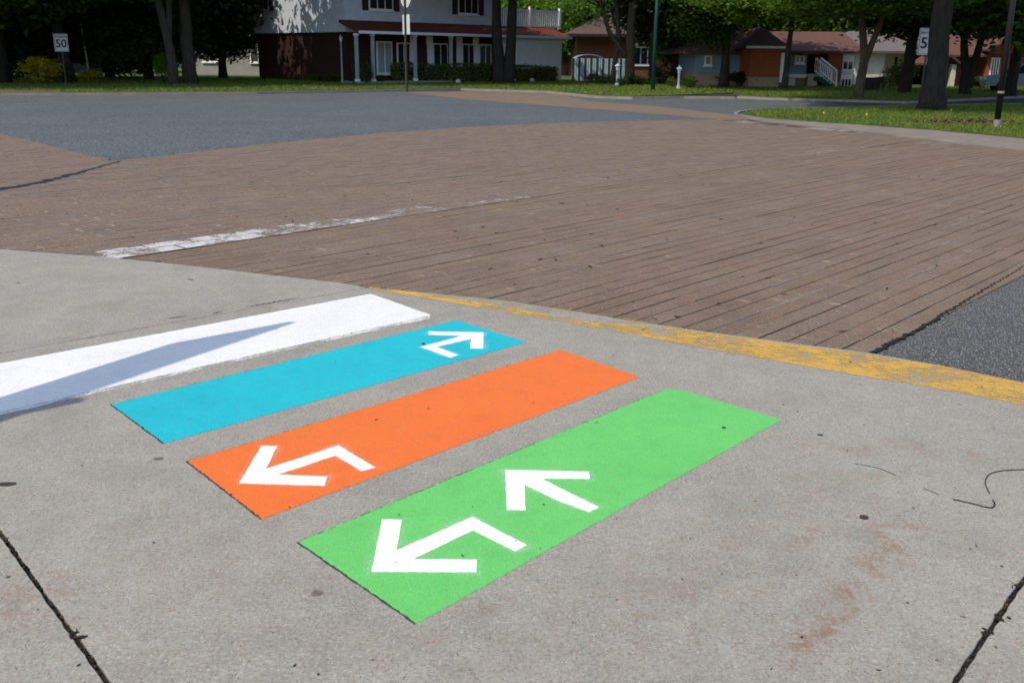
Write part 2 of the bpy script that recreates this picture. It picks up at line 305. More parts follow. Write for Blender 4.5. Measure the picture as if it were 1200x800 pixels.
# ------------------------------------------------------------------ mesh builder
class MB:
    def __init__(s): s.v = []; s.f = []
    def add(s, vs, fs):
        o = len(s.v); s.v += [tuple(v) for v in vs]; s.f += [tuple(i + o for i in f) for f in fs]; return s
    def prism(s, poly, z0, z1, bev=0.0):
        """poly: ccw list of 2-D points"""
        n = len(poly)
        A = sum(poly[i][0] * poly[(i + 1) % n][1] - poly[(i + 1) % n][0] * poly[i][1] for i in range(n))
        if A < 0: poly = poly[::-1]
        vs = [(p[0], p[1], z0) for p in poly]
        if bev:
            ins = inset(poly, bev)
            vs += [(p[0], p[1], z1 - bev) for p in poly] + [(p[0], p[1], z1) for p in ins]; k = 2
        else:
            vs += [(p[0], p[1], z1) for p in poly]; k = 1
        fs = [tuple(range(n))[::-1], tuple(range(k * n, k * n + n))]
        for r in range(k):
            for i in range(n):
                j = (i + 1) % n; fs.append((r * n + i, r * n + j, (r + 1) * n + j, (r + 1) * n + i))
        return s.add(vs, fs)
    def sheet(s, poly, z):
        n = len(poly); A = sum(poly[i][0] * poly[(i + 1) % n][1] - poly[(i + 1) % n][0] * poly[i][1] for i in range(n))
        if A < 0: poly = poly[::-1]
        return s.add([(p[0], p[1], z) for p in poly], [tuple(range(n))])
    def box(s, c, h, ax=None):
        ax = ax or (Vector((1, 0, 0)), Vector((0, 1, 0)), Vector((0, 0, 1))); c = Vector(c)
        vs = [c + ax[0] * (x * h[0]) + ax[1] * (y * h[1]) + ax[2] * (z * h[2]) for z in (-1, 1) for y in (-1, 1) for x in (-1, 1)]
        return s.add(vs, [(0, 2, 3, 1), (4, 5, 7, 6), (0, 1, 5, 4), (2, 6, 7, 3), (0, 4, 6, 2), (1, 3, 7, 5)])
    def tube(s, pts, rad, n=8, cap=True, wob=0.0):
        pts = [Vector(p) for p in pts]; rings = []
        if not isinstance(rad, (list, tuple)): rad = [rad] * len(pts)
        for i, p in enumerate(pts):
            d = (pts[min(i + 1, len(pts) - 1)] - pts[max(i - 1, 0)]).normalized()
            a = d.orthogonal().normalized() if i == 0 else (prev - d * prev.dot(d)).normalized()
            prev = a; b = d.cross(a)
            rings.append([p + (a * math.cos(2 * math.pi * k / n) + b * math.sin(2 * math.pi * k / n)) * rad[i] * (1 + ru(-wob, wob)) for k in range(n)])
        vs = [v for r in rings for v in r]; fs = []
        for i in range(len(pts) - 1):
            for k in range(n):
                j = (k + 1) % n; fs.append((i * n + k, i * n + j, (i + 1) * n + j, (i + 1) * n + k))
        if cap: fs += [tuple(range(n))[::-1], tuple(range((len(pts) - 1) * n, len(pts) * n))]
        return s.add(vs, fs)
    def lathe(s, base, prof, n=14):
        base = Vector(base); return s.tube([base + Vector((0, 0, z)) for r, z in prof], [max(r, .001) for r, z in prof], n)
    def mesh(s, name):
        me = bpy.data.meshes.new(name); me.from_pydata(s.v, [], s.f); me.update(); return me
    def build(s, name, mat, parent=None, smooth=False, loc=None):
        me = s.mesh(name); me.materials.append(MT[mat] if isinstance(mat, str) else mat)
        if smooth: me.polygons.foreach_set('use_smooth', [True] * len(me.polygons))
        o = bpy.data.objects.new(name, me); col.objects.link(o)
        if loc is not None: o.location = loc
        if parent is not None:
            o.parent = parent
            if loc is None: o.matrix_parent_inverse = parent_inv(parent)
        return o
def parent_inv(p):
    mm = Matrix.Identity(4); q = p
    while q is not None:
        mm = Matrix.LocRotScale(q.location, q.rotation_euler, q.scale) @ q.matrix_parent_inverse.inverted() @ mm if False else (q.matrix_parent_inverse @ Matrix.LocRotScale(q.location, q.rotation_euler, q.scale)) @ mm
        q = q.parent
    return mm.inverted()
def inset(poly, d):
    n = len(poly); out = []
    for i in range(n):
        a = Vector(poly[i - 1]); b = Vector(poly[i]); c = Vector(poly[(i + 1) % n])
        e1 = (b - a).normalized(); e2 = (c - b).normalized()
        n1 = Vector((-e1.y, e1.x)); n2 = Vector((-e2.y, e2.x)); h = (n1 + n2)
        if h.length < 1e-6: out.append(tuple(b)); continue
        h.normalize(); k = max(h.dot(n1), .35); out.append(tuple(b + h * (d / k)))
    return out
def tag(o, label=None, cat=None, group=None, kind=None):
    if label: o['label'] = label
    if cat: o['category'] = cat
    if group: o['group'] = group
    if kind: o['kind'] = kind
    return o
def empty(name, loc, label=None, cat=None, group=None, rz=0):
    o = bpy.data.objects.new(name, None); col.objects.link(o); o.location = loc; o.rotation_euler = (0, 0, rz); o.empty_display_size = .1
    return tag(o, label, cat, group)
def link_copy(src, name, parent=None, loc=None, rot=None, scale=None):
    c = src.copy(); c.name = name; col.objects.link(c); c.parent = parent
    if parent is not None: c.matrix_parent_inverse = Matrix.Identity(4)
    if loc is not None: c.location = loc
    if rot is not None: c.rotation_euler = rot
    if scale is not None: c.scale = scale
    return c
def rag(poly, step=.03, amp=.0015, closed=True):
    """walk an outline in small steps with a hand-made wobble"""
    out = []; n = len(poly)
    for i in range(n if closed else n - 1):
        a = Vector(poly[i]); b = Vector(poly[(i + 1) % n]); L = (b - a).length; k = max(1, int(L / step)); nn = (b - a).normalized(); nn = Vector((-nn.y, nn.x))
        for j in range(k):
            w = 0 if j == 0 else ru(-amp, amp); p = a.lerp(b, j / k) + nn * w; out.append((p.x, p.y))
    if not closed: out.append(tuple(poly[-1]))
    return out
def half_clip(poly, p, nrm):
    """keep the side of the line through p that nrm points to"""
    out = []; n = len(poly)
    for i in range(n):
        a = Vector(poly[i]); b = Vector(poly[(i + 1) % n]); da = (a - p).dot(nrm); db = (b - p).dot(nrm)
        if da >= 0: out.append((a.x, a.y))
        if (da >= 0) != (db >= 0):
            t = da / (da - db); q = a.lerp(b, t); out.append((q.x, q.y))
    return out

ZW, ZP, ZB, ZA = .010, .004, -.004, -.009     # sidewalk top, stamped top, groove bed, asphalt

# ------------------------------------------------------------------ the setting: ground, roads, sidewalk
g0 = MB().sheet([(-400, -60), (400, -60), (400, 700), (-400, 700)], -.06).build('ground', 'earth'); tag(g0, kind='structure')
EDGE = [gp(-520, 262)] + [gp(*q) for q in ((-150, 282), (0, 293), (110, 301), (200, 310), (330, 325), (400, 333), (512, 345), (596, 354), (680, 367), (732, 376), (820, 389), (920, 402), (1020, 415), (1110, 431), (1200, 450))]
EDGE += [EDGE[-1] + Vector((.9, -.95)), EDGE[-1] + Vector((2.6, -3.4)), EDGE[-1] + Vector((4.6, -7.0))]
# far kerb line of the cross street, photographed points
FARK = [gp(-400, 117), gp(-150, 114), gp(0, 111.5), gp(150, 111), gp(300, 110), gp(450, 107.5), gp(560, 107), gp(640, 110)]
road = MB().sheet([(-60, 4.0)] + [tuple(p - Vector((0, .25))) for p in EDGE] + [(60, -10), (60, 62), (-60, 62)], ZA).build('road', 'road'); tag(road, kind='structure')
near = [gp(1020, 415), gp(1080, 384), gp(1140, 348), gp(1200, 312)]
dirS = (gp(1200, 312) - gp(1020, 415)).normalized()
near_poly = [tuple(p) for p in rag([tuple(q) for q in near], .02, .012, False)] + [tuple(near[-1] + dirS * 8), tuple(near[-1] + dirS * 8 + Vector((8, -8))), (8, -3)] + [tuple(p - Vector((.02, .05))) for p in EDGE[:12:-1]]
tag(MB().sheet(near_poly, -.0055).build('road_patch', 'near_asphalt'), kind='structure')

# sidewalk slabs
A0, A1 = gp(0, 416), gp(430, 338.5); B0, B1 = gp(0, 625), gp(125, 800); C0, C1 = gp(1120, 800), gp(1200, 680)
def meet(p, q, a, b):
    d = q - p; e = b - a; den = d.x * e.y - d.y * e.x; t = ((a.x - p.x) * e.y - (a.y - p.y) * e.x) / den; return p + d * t
BC = meet(B0, B1, C0, C1); dB = (B0 - B1).normalized(); dC = (C1 - C0).normalized(); dA = (A1 - A0).normalized()
AB = meet(A0, A1, B0, B1); Cend = BC + dC * 9
def edge_between(x0, x1): return [p for p in EDGE if x0 < p.x < x1]
Aedge = min(EDGE, key=lambda p: (p - A1).length)
def hit_edge(p, d):
    for i in range(len(EDGE) - 1):
        q = meet(p, p + d, EDGE[i], EDGE[i + 1]); tt = (q - EDGE[i]).dot(EDGE[i + 1] - EDGE[i]) / (EDGE[i + 1] - EDGE[i]).length_squared
        if 0 <= tt <= 1 and (q - p).dot(d) > 0: return q, i
    return p + d * 5, len(EDGE) - 2
Cedge, Ci = hit_edge(BC, dC)
slabs = {}
main = [BC, Cedge] + [p for p in EDGE[Ci::-1] if A1.x + .02 < p.x] + [A1, AB]
farl = [AB, A1] + [p for p in EDGE[::-1] if p.x < A1.x - .02] + [EDGE[0] + Vector((0, -2.5)), AB + (AB - A1).normalized() * 5]
left = [BC, AB, AB + (AB - A1).normalized() * 5, BC + (BC - Cend).normalized() * 4 + dB * 6, BC - dC * 3]
right = [BC, BC - dC * 3, BC - dC * 3 - dB * 6] + EDGE[:Ci:-1] + [Cedge]
sw = tag(MB().sheet([tuple(p - Vector((0, .06))) for p in EDGE] + [(9, -5), (-9, -5), (-12, 6)], -.003).build('sidewalk', 'soil'), kind='structure')
def ccw(poly):
    A = sum(poly[i][0] * poly[(i + 1) % len(poly)][1] - poly[(i + 1) % len(poly)][0] * poly[i][1] for i in range(len(poly)))
    return poly if A > 0 else poly[::-1]
for nm, poly, gap in (('main', main, .0075), ('farl', farl, .0018), ('left', left, .0075), ('right', right, .0075)):
    pl = ccw([tuple(p) for p in poly]); pl = inset(pl, gap)
    pl = rag(pl, .035, .0022)
    MB().prism(pl, -.10, ZW, .0022).build('slab', 'concrete', sw)
# fine crack along the second joint
def jag(pts, step, amp, wf):
    base = []
    for i in range(len(pts) - 1):
        a, b = pts[i], pts[i + 1]; k = max(1, int((b - a).length / step))
        base += [a.lerp(b, j / k) for j in range(k)]
    base.append(pts[-1]); L = []; Rr = []
    for i, p in enumerate(base):
        d = (base[min(i + 1, len(base) - 1)] - base[max(i - 1, 0)]).normalized(); n_ = Vector((-d.y, d.x)); off = n_ * ru(-amp, amp); w = wf(i / (len(base) - 1))
        L.append(tuple(p + off + n_ * w * ru(.5, 1.2))); Rr.append(tuple(p + off - n_ * w * ru(.5, 1.2)))
    return L, Rr
def ribbon(L, Rr, z):
    mb = MB(); n = len(L); mb.add([(*p, z) for p in L] + [(*p, z) for p in Rr], [(i, n + i, n + i + 1, i + 1) for i in range(n - 1)]); return mb
for a, b in ((gp(196, 375), gp(218, 372)), (gp(286, 362), gp(352, 350.5)), (gp(248, 369), gp(262, 367))):
    L, Rr = jag([a, b], .012, .006, lambda t: .002 + .009 * math.sin(math.pi * t)); ribbon(L, Rr, ZW + .0007).build('chip', 'crack', sw)
# clumps of dirt and seeds in the joints
mb = MB(); mbs = MB()
for (p, q, n) in ((BC, BC + dB * 3.6, 260), (BC, BC + dC * 3.2, 220)):
    dd = (q - p).normalized(); nn = Vector((-dd.y, dd.x))
    for i in range(n):
        t = rnd(); c = p.lerp(q, t) + nn * ru(-.007, .007); r = ru(.0015, .0048)
        (mb if rnd() < .8 else mbs).box((c.x, c.y, ru(.0, .008)), (r * ru(.6, 1.5), r, r * .8), tuple(Matrix.Rotation(ru(0, 6.28), 3, 'Z').transposed()[k] for k in range(3)))
for px, py in ((86, 745), (93, 752), (1168, 727), (1158, 745), (1190, 690)):
    c = gp(px, py)
    for i in range(12):
        r = ru(.0015, .004); mb.box((c.x + random.gauss(0, .009), c.y + random.gauss(0, .009), ZW + r * .6), (r * 1.4, r, r * .7), tuple(Matrix.Rotation(ru(0, 6.28), 3, 'Z').transposed()[k] for k in range(3)))
tag(mb.build('dirt_crumbs', 'soil'), 'dark dirt crumbs caught in the sidewalk joints', 'dirt', kind='stuff')
tag(mbs.build('seed_litter', 'leaf_litter'), 'brown seeds caught in the dirty sidewalk joints', 'seeds', kind='stuff')

# ---- stamped crossing: long planks next to the kerb, stone-like bricks beyond the white line
S0 = gp(150, 302); S1 = gp(1000, 176); sdir = (S1 - S0).normalized(); sn = Vector((sdir.y, -sdir.x))     # sn points towards the dark asphalt
Rt = (gp(1020, 415) - S0).dot(sn)
def st(s, t): return S0 + sdir * s + sn * t
farR = [gp(560, 116), gp(700, 128), gp(850, 142), gp(1010, 152), gp(1200, 176), gp(1500, 215)]
fA, fB = gp(850, 142), gp(1200, 174); fn = Vector((-(fB - fA).y, (fB - fA).x)).normalized()
if fn.dot(Vector((0, 0)) - fA) < 0: fn = -fn
cross = MB().sheet([tuple(EDGE[3]), tuple(gp(0, 222)), tuple(gp(-150, 235)), tuple(EDGE[1])] if False else
    [tuple(p) for p in (gp(1020, 415), st(30, Rt), st(30, -.0), gp(1000, 141), gp(850, 140), gp(760, 142), gp(660, 144), gp(560, 148.5), gp(450, 156), gp(350, 165), gp(240, 177), gp(135, 190), gp(0, 157), gp(-300, 110), gp(-400, 200), EDGE[0] + Vector((-.5, -.6)))] +
    [tuple(p - Vector((0, .03))) for p in EDGE[1:13]], ZB).build('crosswalk', 'bed'); tag(cross, kind='structure')
def clip_edge(poly):
    cx = sum(p[0] for p in poly) / len(poly); cy = sum(p[1] for p in poly) / len(poly)
    best = None
    for i in range(len(EDGE) - 1):
        a, b = EDGE[i], EDGE[i + 1]; t = max(0, min(1, (Vector((cx, cy)) - a).dot(b - a) / (b - a).length_squared)); dd = (a.lerp(b, t) - Vector((cx, cy))).length
        if best is None or dd < best[0]: best = (dd, a, b)
    _, a, b = best; n_ = Vector((-(b - a).y, (b - a).x)).normalized()
    if n_.y < 0: n_ = -n_
    return half_clip(poly, a + n_ * .006, n_)
def clip_arc(poly):
    c = Vector((sum(p[0] for p in poly) / len(poly), sum(p[1] for p in poly) / len(poly))); best = None
    for i in range(len(ARC) - 1):
        a, b = ARC[i], ARC[i + 1]; t = max(0, min(1, (c - a).dot(b - a) / (b - a).length_squared)); dd = (a.lerp(b, t) - c).length
        if best is None or dd < best[0]: best = (dd, a, b)
    dd, a, b = best; n_ = Vector(((b - a).y, -(b - a).x)).normalized()
    if (c - ARC[2]).length < .8 and below_arc(c): return poly
    return half_clip(poly, a, n_) if dd < .6 else poly
pl_z = []
def pieces(cells, name, parent, near_n, jit, bev, mat='stamped'):
    cells.sort(key=lambda c: Vector((sum(p[0] for p in c) / len(c), sum(p[1] for p in c) / len(c))).length)
    rest = MB()
    for i, poly in enumerate(cells):
        poly = ccw(poly)
        pl = [(p[0] + ru(-jit, jit), p[1] + ru(-jit, jit)) for p in poly]; zt = ZP + ru(-.0022, .0014)
        if i < near_n: pl_z.append((pl, zt)); MB().prism(pl, ZB - .004, zt, bev).build(name, mat, parent)
        else: rest.prism(pl, ZB - .004, zt)
    tag(rest.build(name + '_field', mat, parent), kind='stuff')
PW = .151; NP = int(round(Rt / PW)); PW = Rt / NP
cells = []
for k in range(NP):
    off = ((k // 4) * 2.37 + (k % 4) * .0 + (k // 11) * .9) % 1.15
    s = -14.0 + off
    g1, g2 = (ru(.0042, .0072), ru(.0042, .0072)) if k % 4 else (.008, .005)
    while s < 24:
        L = 1.15; a = st(s + .0025, k * PW + g1); b = st(s + L - .0025, k * PW + g1); c = st(s + L - .0025, (k + 1) * PW - g2); d = st(s + .0025, (k + 1) * PW - g2)
        s += L
        poly = [tuple(a), tuple(b), tuple(c), tuple(d)]
        if (a + c).y < 0: continue
        poly = clip_edge(poly)
        if len(poly) > 2: poly = half_clip(poly, fA, fn)
        if len(poly) > 2:
            A_ = abs(sum(poly[i][0] * poly[(i + 1) % len(poly)][1] - poly[(i + 1) % len(poly)][0] * poly[i][1] for i in range(len(poly)))) / 2
            if A_ > .004: cells.append(poly)
for k in range(2, NP):
    if k % 4 and rnd() < .75: continue
    segs = []; s = -8.0
    while s < 18:
        l = ru(.6, 3.2); a_, b_ = s, s + l; s += l + ru(.2, 2.0)
        P_ = [st(a_ + (b_ - a_) * i / 8, k * PW + .001) for i in range(9)]
        P_ = [q for q in P_ if q.y > 5 and not any((EDGE[i].x <= q.x <= EDGE[i + 1].x) and q.y < EDGE[i].y + .12 for i in range(len(EDGE) - 1))]
        if len(P_) > 3: segs.append(P_)
    for P_ in segs:
        L, Rr = jag(P_, .06, .0015, lambda t: .009 * math.sin(math.pi * min(1, max(0, t))) + .001); ribbon(L, Rr, ZP + .0008).build('groove_fill', 'groove_fill', cross)
pieces(cells, 'plank', cross, 300, .0032, .003)
# the bricks
ARC = [gp(-300, 110), gp(0, 157), gp(135, 190), gp(240, 177), gp(350, 165), gp(450, 156), gp(560, 148.5), gp(660, 144), gp(760, 142), gp(850, 140), gp(1000, 141)]
def below_arc(p):
    ins = False; poly = [Vector((p.x, -50))]
    # inside the outline: sidewalk edge below, asphalt arc above
    pts = [EDGE[0] + Vector((-.5, -.6))] + EDGE[1:10] + [st(30, 0)] + ARC[::-1]
    n = len(pts); j = n - 1
    for i in range(n):
        a, b = pts[i], pts[j]
        if (a.y > p.y) != (b.y > p.y) and p.x < (b.x - a.x) * (p.y - a.y) / (b.y - a.y) + a.x: ins = not ins
        j = i
    return ins
def sand_mat():
    g = G_('joint_sand'); p = g.pos(); n = g.noise(p, 1.3, 4, .65); f = g.noise(p, 45, 3, .7)
    c = g.mix(g.ramp(n, .41, .60), (.075, .065, .057), (.37, .31, .255)); c = g.mix(g.ramp(f, .45, .65, 0, .6), c, (.06, .05, .045)); return g.done(c, .95)
MT['sand'] = sand_mat()
MB().sheet([tuple(p) for p in [EDGE[1], EDGE[2] + Vector((0, .02)), EDGE[3] + Vector((0, .02)), S0 + Vector((0, .01)), st(11, -.01), st(15, -.01)] + ARC[8:0:-1]], ZB + .0015).build('joint_sand', 'sand', cross)
BW, BL = .205, .41; cells = []; painted = []
for k in range(1, 90):
    s = -12 + (k % 2) * BL / 2 + ru(-.03, .03)
    while s < 26:
        t1 = -(k - 1) * BW - ru(.0015, .0085); t0 = -k * BW + ru(.0015, .0085)
        c = st(s + BL / 2, (t0 + t1) / 2)
        if c.y > 6 and c.y < 30 and (below_arc(c) or any(below_arc(st(s + e, (t0 + t1) / 2 + e2)) for e in (0, BL) for e2 in (-BW / 2, BW / 2))):
            gx, gy = ru(.003, .012), ru(.003, .012); poly = [tuple(st(s + gx, t0)), tuple(st(s + BL - gy, t0)), tuple(st(s + BL - gy, t1)), tuple(st(s + gx, t1))]
            poly = clip_edge(poly); poly = half_clip(poly, fA, fn) if len(poly) > 2 else poly; poly = clip_arc(poly) if len(poly) > 2 else poly
            if len(poly) > 2:
                cells.append(poly)
                sc = s + BL / 2
                if k <= 2 and -.2 < sc < (5.0 if k == 1 else 3.4): painted.append((sc, k, poly))
        s += BL
pieces(cells, 'brick', cross, 300, .007, .005, 'stamped_brick')
# the crack at the left and the long seam beside the white line
L, Rr = jag([gp(-40, 230), gp(20, 219), gp(60, 211), gp(100, 201), gp(122, 194), gp(142, 189)], .09, .045, lambda t: .085 * (1.1 - t) + .015)
ribbon(L, Rr, ZP + .0022).build('crack', 'crack', cross)
L, Rr = jag([st(-.25, .012), st(9, .010), st(12, .01)], .12, .008, lambda t: .012 * (1 - .5 * t)); ribbon(L, Rr, ZP + .0018).build('seam', 'crack', cross)
L, Rr = jag([st(14.2, .0), st(17, .0)], .15, .02, lambda t: .025 * math.sin(math.pi * t)); ribbon(L, Rr, ZP + .0018).build('seam', 'crack', cross)
L, Rr = jag([p + Vector((0, .012)) for p in EDGE[1:5]], .03, .006, lambda t: .016); ribbon(L, Rr, ZP + .0018).build('seam', 'crack', cross)
L, Rr = jag([Vector(p) for p in near], .025, .012, lambda t: .016 * (1.2 - t)); ribbon(L, Rr, ZP + .0016).build('seam', 'crack', cross)
# worn white stop line and traces of it
sl_ = empty('stop_line', (*st(2, -.2), ZP), 'worn white line painted across the brown bricks', 'road marking')
for sc, k_, poly in painted:
    q = inset(ccw(poly), .002); lim = 1.5 if k_ == 1 else 1.0
    MB().sheet(rag(q, .04, .004), ZP + .0026).build('paint', 'white_worn' if sc < lim else 'white_half' if sc < lim + 1.3 else 'white_fade', sl_)
for q, where in (([(640, 222), (690, 217), (740, 210), (715, 207), (660, 213)], 'in the middle of'), ([(930, 184), (960, 180), (1020, 174), (1005, 171), (960, 174)], 'near the far ramp of')):
    tag(MB().sheet(rag([tuple(gp(*p)) for p in q], .1, .02), ZP + .003).build('stop_line', 'white_trace'), 'faint trace of white line %s the brown crossing' % where, 'road marking', 'faint traces of the white line')
tr = tag(MB().sheet(rag([tuple(gp(*p)) for p in ((1060, 172), (1130, 170), (1175, 167), (1150, 163), (1090, 165))], .1, .03), .022).build('stop_line', 'white_trace'), 'short worn white mark on the far concrete ramp', 'road marking')

# ---- far side: brick band, cross street, kerbs, lawns
band = [gp(*p) for p in ((470, 107.6), (545, 116.5), (579, 119), (738, 131), (804, 136.5), (900, 145.5), (960, 150), (930, 144), (861, 134.8), (768, 124.5), (690, 118.5), (654, 111), (560, 107.3))]
tag(MB().sheet([tuple(p) for p in band], -.005).build('brick_crossing', 'stamped'), kind='structure')
for q, where in (([(579, 118.6), (738, 130.5), (738, 131.3), (579, 119.4)], 'before the green lamp pole'), ([(738, 130.6), (870, 141.5), (870, 142.5), (738, 131.4)], 'running up to the lawn corner')):
    tag(MB().sheet([tuple(gp(*p)) for p in q], -.001).build('edge_line', 'white_trace'), 'thin pale line edging the distant brick crossing, %s' % where, 'road marking', 'pale lines edging the distant crossing')
farwalk = [gp(*p) for p in ((862, 134), (900, 140), (1010, 147.5), (1100, 154), (1200, 163.5), (1500, 197), (1500, 214), (1200, 177.5), (1100, 166), (1010, 155), (930, 147), (880, 140.5))]
fw = tag(MB().prism([tuple(p) for p in farwalk], -.05, .016).build('far_sidewalk', 'far_walk'), kind='structure')
lawnR = [gp(*p) for p in ((872, 133.5), (900, 138.5), (1010, 146.5), (1100, 153), (1200, 162.5), (1500, 194), (1700, 140), (1400, 121), (1060, 125.5), (960, 128.5), (890, 130))]
tag(MB().prism(rag(ccw([tuple(p) for p in lawnR]), .35, .07), -.05, .03).build('lawn', 'lawn'), kind='structure')
lawnF = [gp(*p) for p in ((-500, 118), (-150, 113), (0, 108.5), (60, 109.5), (160, 110), (300, 109), (450, 106.5), (540, 104.6), (640, 108), (700, 113), (740, 114.5), (786, 113.5))]
lawnF += [Vector((10.5, 46)), Vector((11, 120)), Vector((-120, 120))]
tag(MB().prism([tuple(p) for p in lawnF], -.05, .07).build('lawn', 'lawn'), kind='structure')
lawnF2 = [gp(*p) for p in ((868, 113.6), (900, 115.5), (1000, 118.2), (1060, 120), (1200, 113), (1500, 108))] + [Vector((70, 120)), Vector((17.5, 120))]
tag(MB().prism([tuple(p) for p in lawnF2], -.05, .07).build('lawn', 'lawn'), kind='structure')
drv = [gp(787, 112.8), gp(868, 113), Vector((17.4, 120)), Vector((11.1, 120))]
tag(MB().sheet([tuple(p) for p in drv], .02).build('driveway', 'drive'), kind='structure')
def kerb(name, pts, w, z0, z1, mat='kerb'):
    L = []; Rr = []
    for i, p in enumerate(pts):
        d = (pts[min(i + 1, len(pts) - 1)] - pts[max(i - 1, 0)]).normalized(); n_ = Vector((-d.y, d.x)); L.append(tuple(p + n_ * w / 2)); Rr.append(tuple(p - n_ * w / 2))
    mb = MB()
    for i in range(len(pts) - 1): mb.prism([Rr[i], Rr[i + 1], L[i + 1], L[i]], z0, z1)
    return tag(mb.build(name, mat), kind='structure')
kerb('kerb', [gp(-500, 119), gp(-150, 114), gp(0, 111.6), gp(60, 111.6), gp(160, 111.3), gp(300, 110.2), gp(450, 107.6), gp(540, 105.8), gp(640, 109), gp(700, 115.2), gp(740, 116.2), gp(800, 115.3), gp(860, 115.8)], .22, -.05, .085)
kerb('kerb', [gp(866, 115.2), gp(900, 117.0), gp(1000, 119.6), gp(1060, 121.4), gp(1200, 114.5), gp(1500, 109)], .22, -.05, .085)
kerb('kerb', [gp(862, 134.2), gp(866, 132), gp(882, 129.5), gp(960, 127.5), gp(1060, 124.3), gp(1400, 119)], .09, -.05, .04)
tag(MB().prism([tuple(gp(*p)) for p in ((-150, 113.6), (0, 110.8), (75, 110.6), (40, 103.5), (-150, 104))], -.02, .085).build('verge', 'mulch'), kind='structure')

# ------------------------------------------------------------------ painted stripes with arrows
def stripe(name, label, pix, mat, arrows=(), th=.0014, dark_rim=True, shadow_side=None):
    poly = ccw([tuple(gp(*p)) for p in pix]); cx = sum(p[0] for p in poly) / len(poly); cy = sum(p[1] for p in poly) / len(poly)
    t = empty(name, (cx, cy, ZW), label, 'painted stripe', 'coloured stripes painted on the sidewalk')
    if dark_rim:
        d = Vector((-.0075, -.0035)); MB().prism(rag([(p[0] + d.x, p[1] + d.y) for p in poly], .02, .0025), ZW - .001, ZW + .0006).build('dark_edge', 'primer', t)  # thin dark sheet under the paint, offset to the left
    MB().prism(rag(poly, .009, .003), ZW - .001, ZW + th).build('paint', mat, t)
    for i, a in enumerate(arrows):
        ap = ccw([tuple(gp(*p)) for p in a]); ar = MB().prism(rag(ap, .012, .0016), ZW, ZW + th + .0012).build('arrow', 'arrow_paint', t); MB().sheet(inset(ap, -.016), ZW + th + .0004).build('overspray', 'overspray', ar); MB().sheet(inset(ap, -.032), ZW + th + .0002).build('overspray', 'overspray2', ar)
    return t
def Z(o, s, pts): return [(o[0] + x / s, o[1] + y / s) for x, y in pts]
A_green1 = Z((340, 530), 3.3333, [(318, 478), (360, 272), (438, 274), (416, 394), (712, 262), (925, 374), (880, 398), (715, 316), (482, 428), (730, 430), (728, 480)])
A_green2 = [(592, 553.4), (690.5, 555.5), (691, 564.2), (634, 563.6), (702, 597.5), (690.7, 603.5), (652, 589), (615, 571), (616, 600.8), (593.6, 600.8)]
A_orange = Z((100, 340), 2.857, [(515, 655), (590, 529), (643, 530), (606, 606), (848, 528), (972, 602), (925, 614), (838, 562), (645, 626), (810, 632), (802, 663)])
A_blue = Z((420, 340), 3.529, [(518, 182), (290, 178), (291, 192), (430, 196), (258, 243), (383, 287), (415, 276), (325, 243), (466, 209), (463, 249), (516, 249)])
stripe('painted_stripe', 'bright green painted stripe with two white arrows on the concrete', [(350, 638), (489, 734), (700, 615), (916, 494), (800, 460), (790, 458), (778, 459)], 'green_paint', (A_green1, A_green2))
stripe('painted_stripe', 'orange painted stripe with one bent white arrow on the concrete', [(220, 543), (308, 611), (750, 444), (657, 412)], 'orange_paint', (A_orange,))
stripe('painted_stripe', 'turquoise blue painted stripe with one bent white arrow', [(131, 476), (193, 522), (617, 403), (535, 377)], 'cyan_paint', (A_blue,))
wu0, wu1, wd0, wd1 = gp(0, 428), gp(435, 346), gp(0, 485), gp(505, 371)
stripe('painted_stripe', 'plain white painted stripe crossed by a pointed shadow', [], 'white_paint') if False else None
def stripe_g(label, pts, mat):
    t = empty('painted_stripe', (-1.8, 5.2, ZW), label, 'painted stripe', 'coloured stripes painted on the sidewalk')
    MB().prism(rag(ccw([tuple(p) for p in pts]), .015, .0035), ZW - .001, ZW + .0014).build('paint', mat, t); return t
ws = stripe_g('plain white painted stripe crossed by a pointed shadow', [wu0 + (wu0 - wu1) * .3, wd0 + (wd0 - wd1) * .3, wd1, wu1], 'white_paint')
gh = [wd0 + (wd0 - wd1) * .3, gp(0, 489), gp(250, 432), gp(400, 398), gp(505, 375), wd1 + Vector((-.01, .01))]
MB().sheet(rag(ccw([tuple(p) for p in gh]), .04, .006), ZW + .0012).build('worn_edge', 'white_ghost', ws)
# yellow kerb line
yl = empty('kerb_line', (gp(800, 392).x, gp(800, 392).y, ZW), 'scuffed yellow line along the lowered kerb edge', 'road marking')
yu = [(433, 338), (470, 342), (520, 349), (560, 355.5), (640, 370), (700, 380), (760, 384), (800, 388), (850, 395), (930, 406), (1000, 415), (1100, 430), (1210, 453), (1400, 500)]
yd = [(433, 341.5), (470, 346.5), (520, 354.5), (560, 362), (640, 376), (700, 386), (760, 397.5), (800, 405), (850, 414.5), (930, 429), (1000, 441), (1100, 458), (1210, 479), (1400, 530)]
mb = MB(); n = len(yu); mb.add([(*gp(*p), ZW + .0016) for p in yu] + [(*gp(*p), ZW + .0016) for p in yd], [(i, n + i, n + i + 1, i + 1) for i in range(n - 1)]); mb.build('paint', 'yellow_worn', yl)
hu = [(560, 351), (640, 361), (700, 370), (760, 379), (800, 386)]; hd = [(560, 355), (640, 369.5), (700, 379.5), (760, 383.8), (800, 387.8)]
mb = MB(); n = len(hu); mb.add([(*gp(*p), ZW + .0012) for p in hu] + [(*gp(*p), ZW + .0012) for p in hd], [(i, n + i, n + i + 1, i + 1) for i in range(n - 1)]); mb.build('faded_paint', 'yellow_thin', yl)

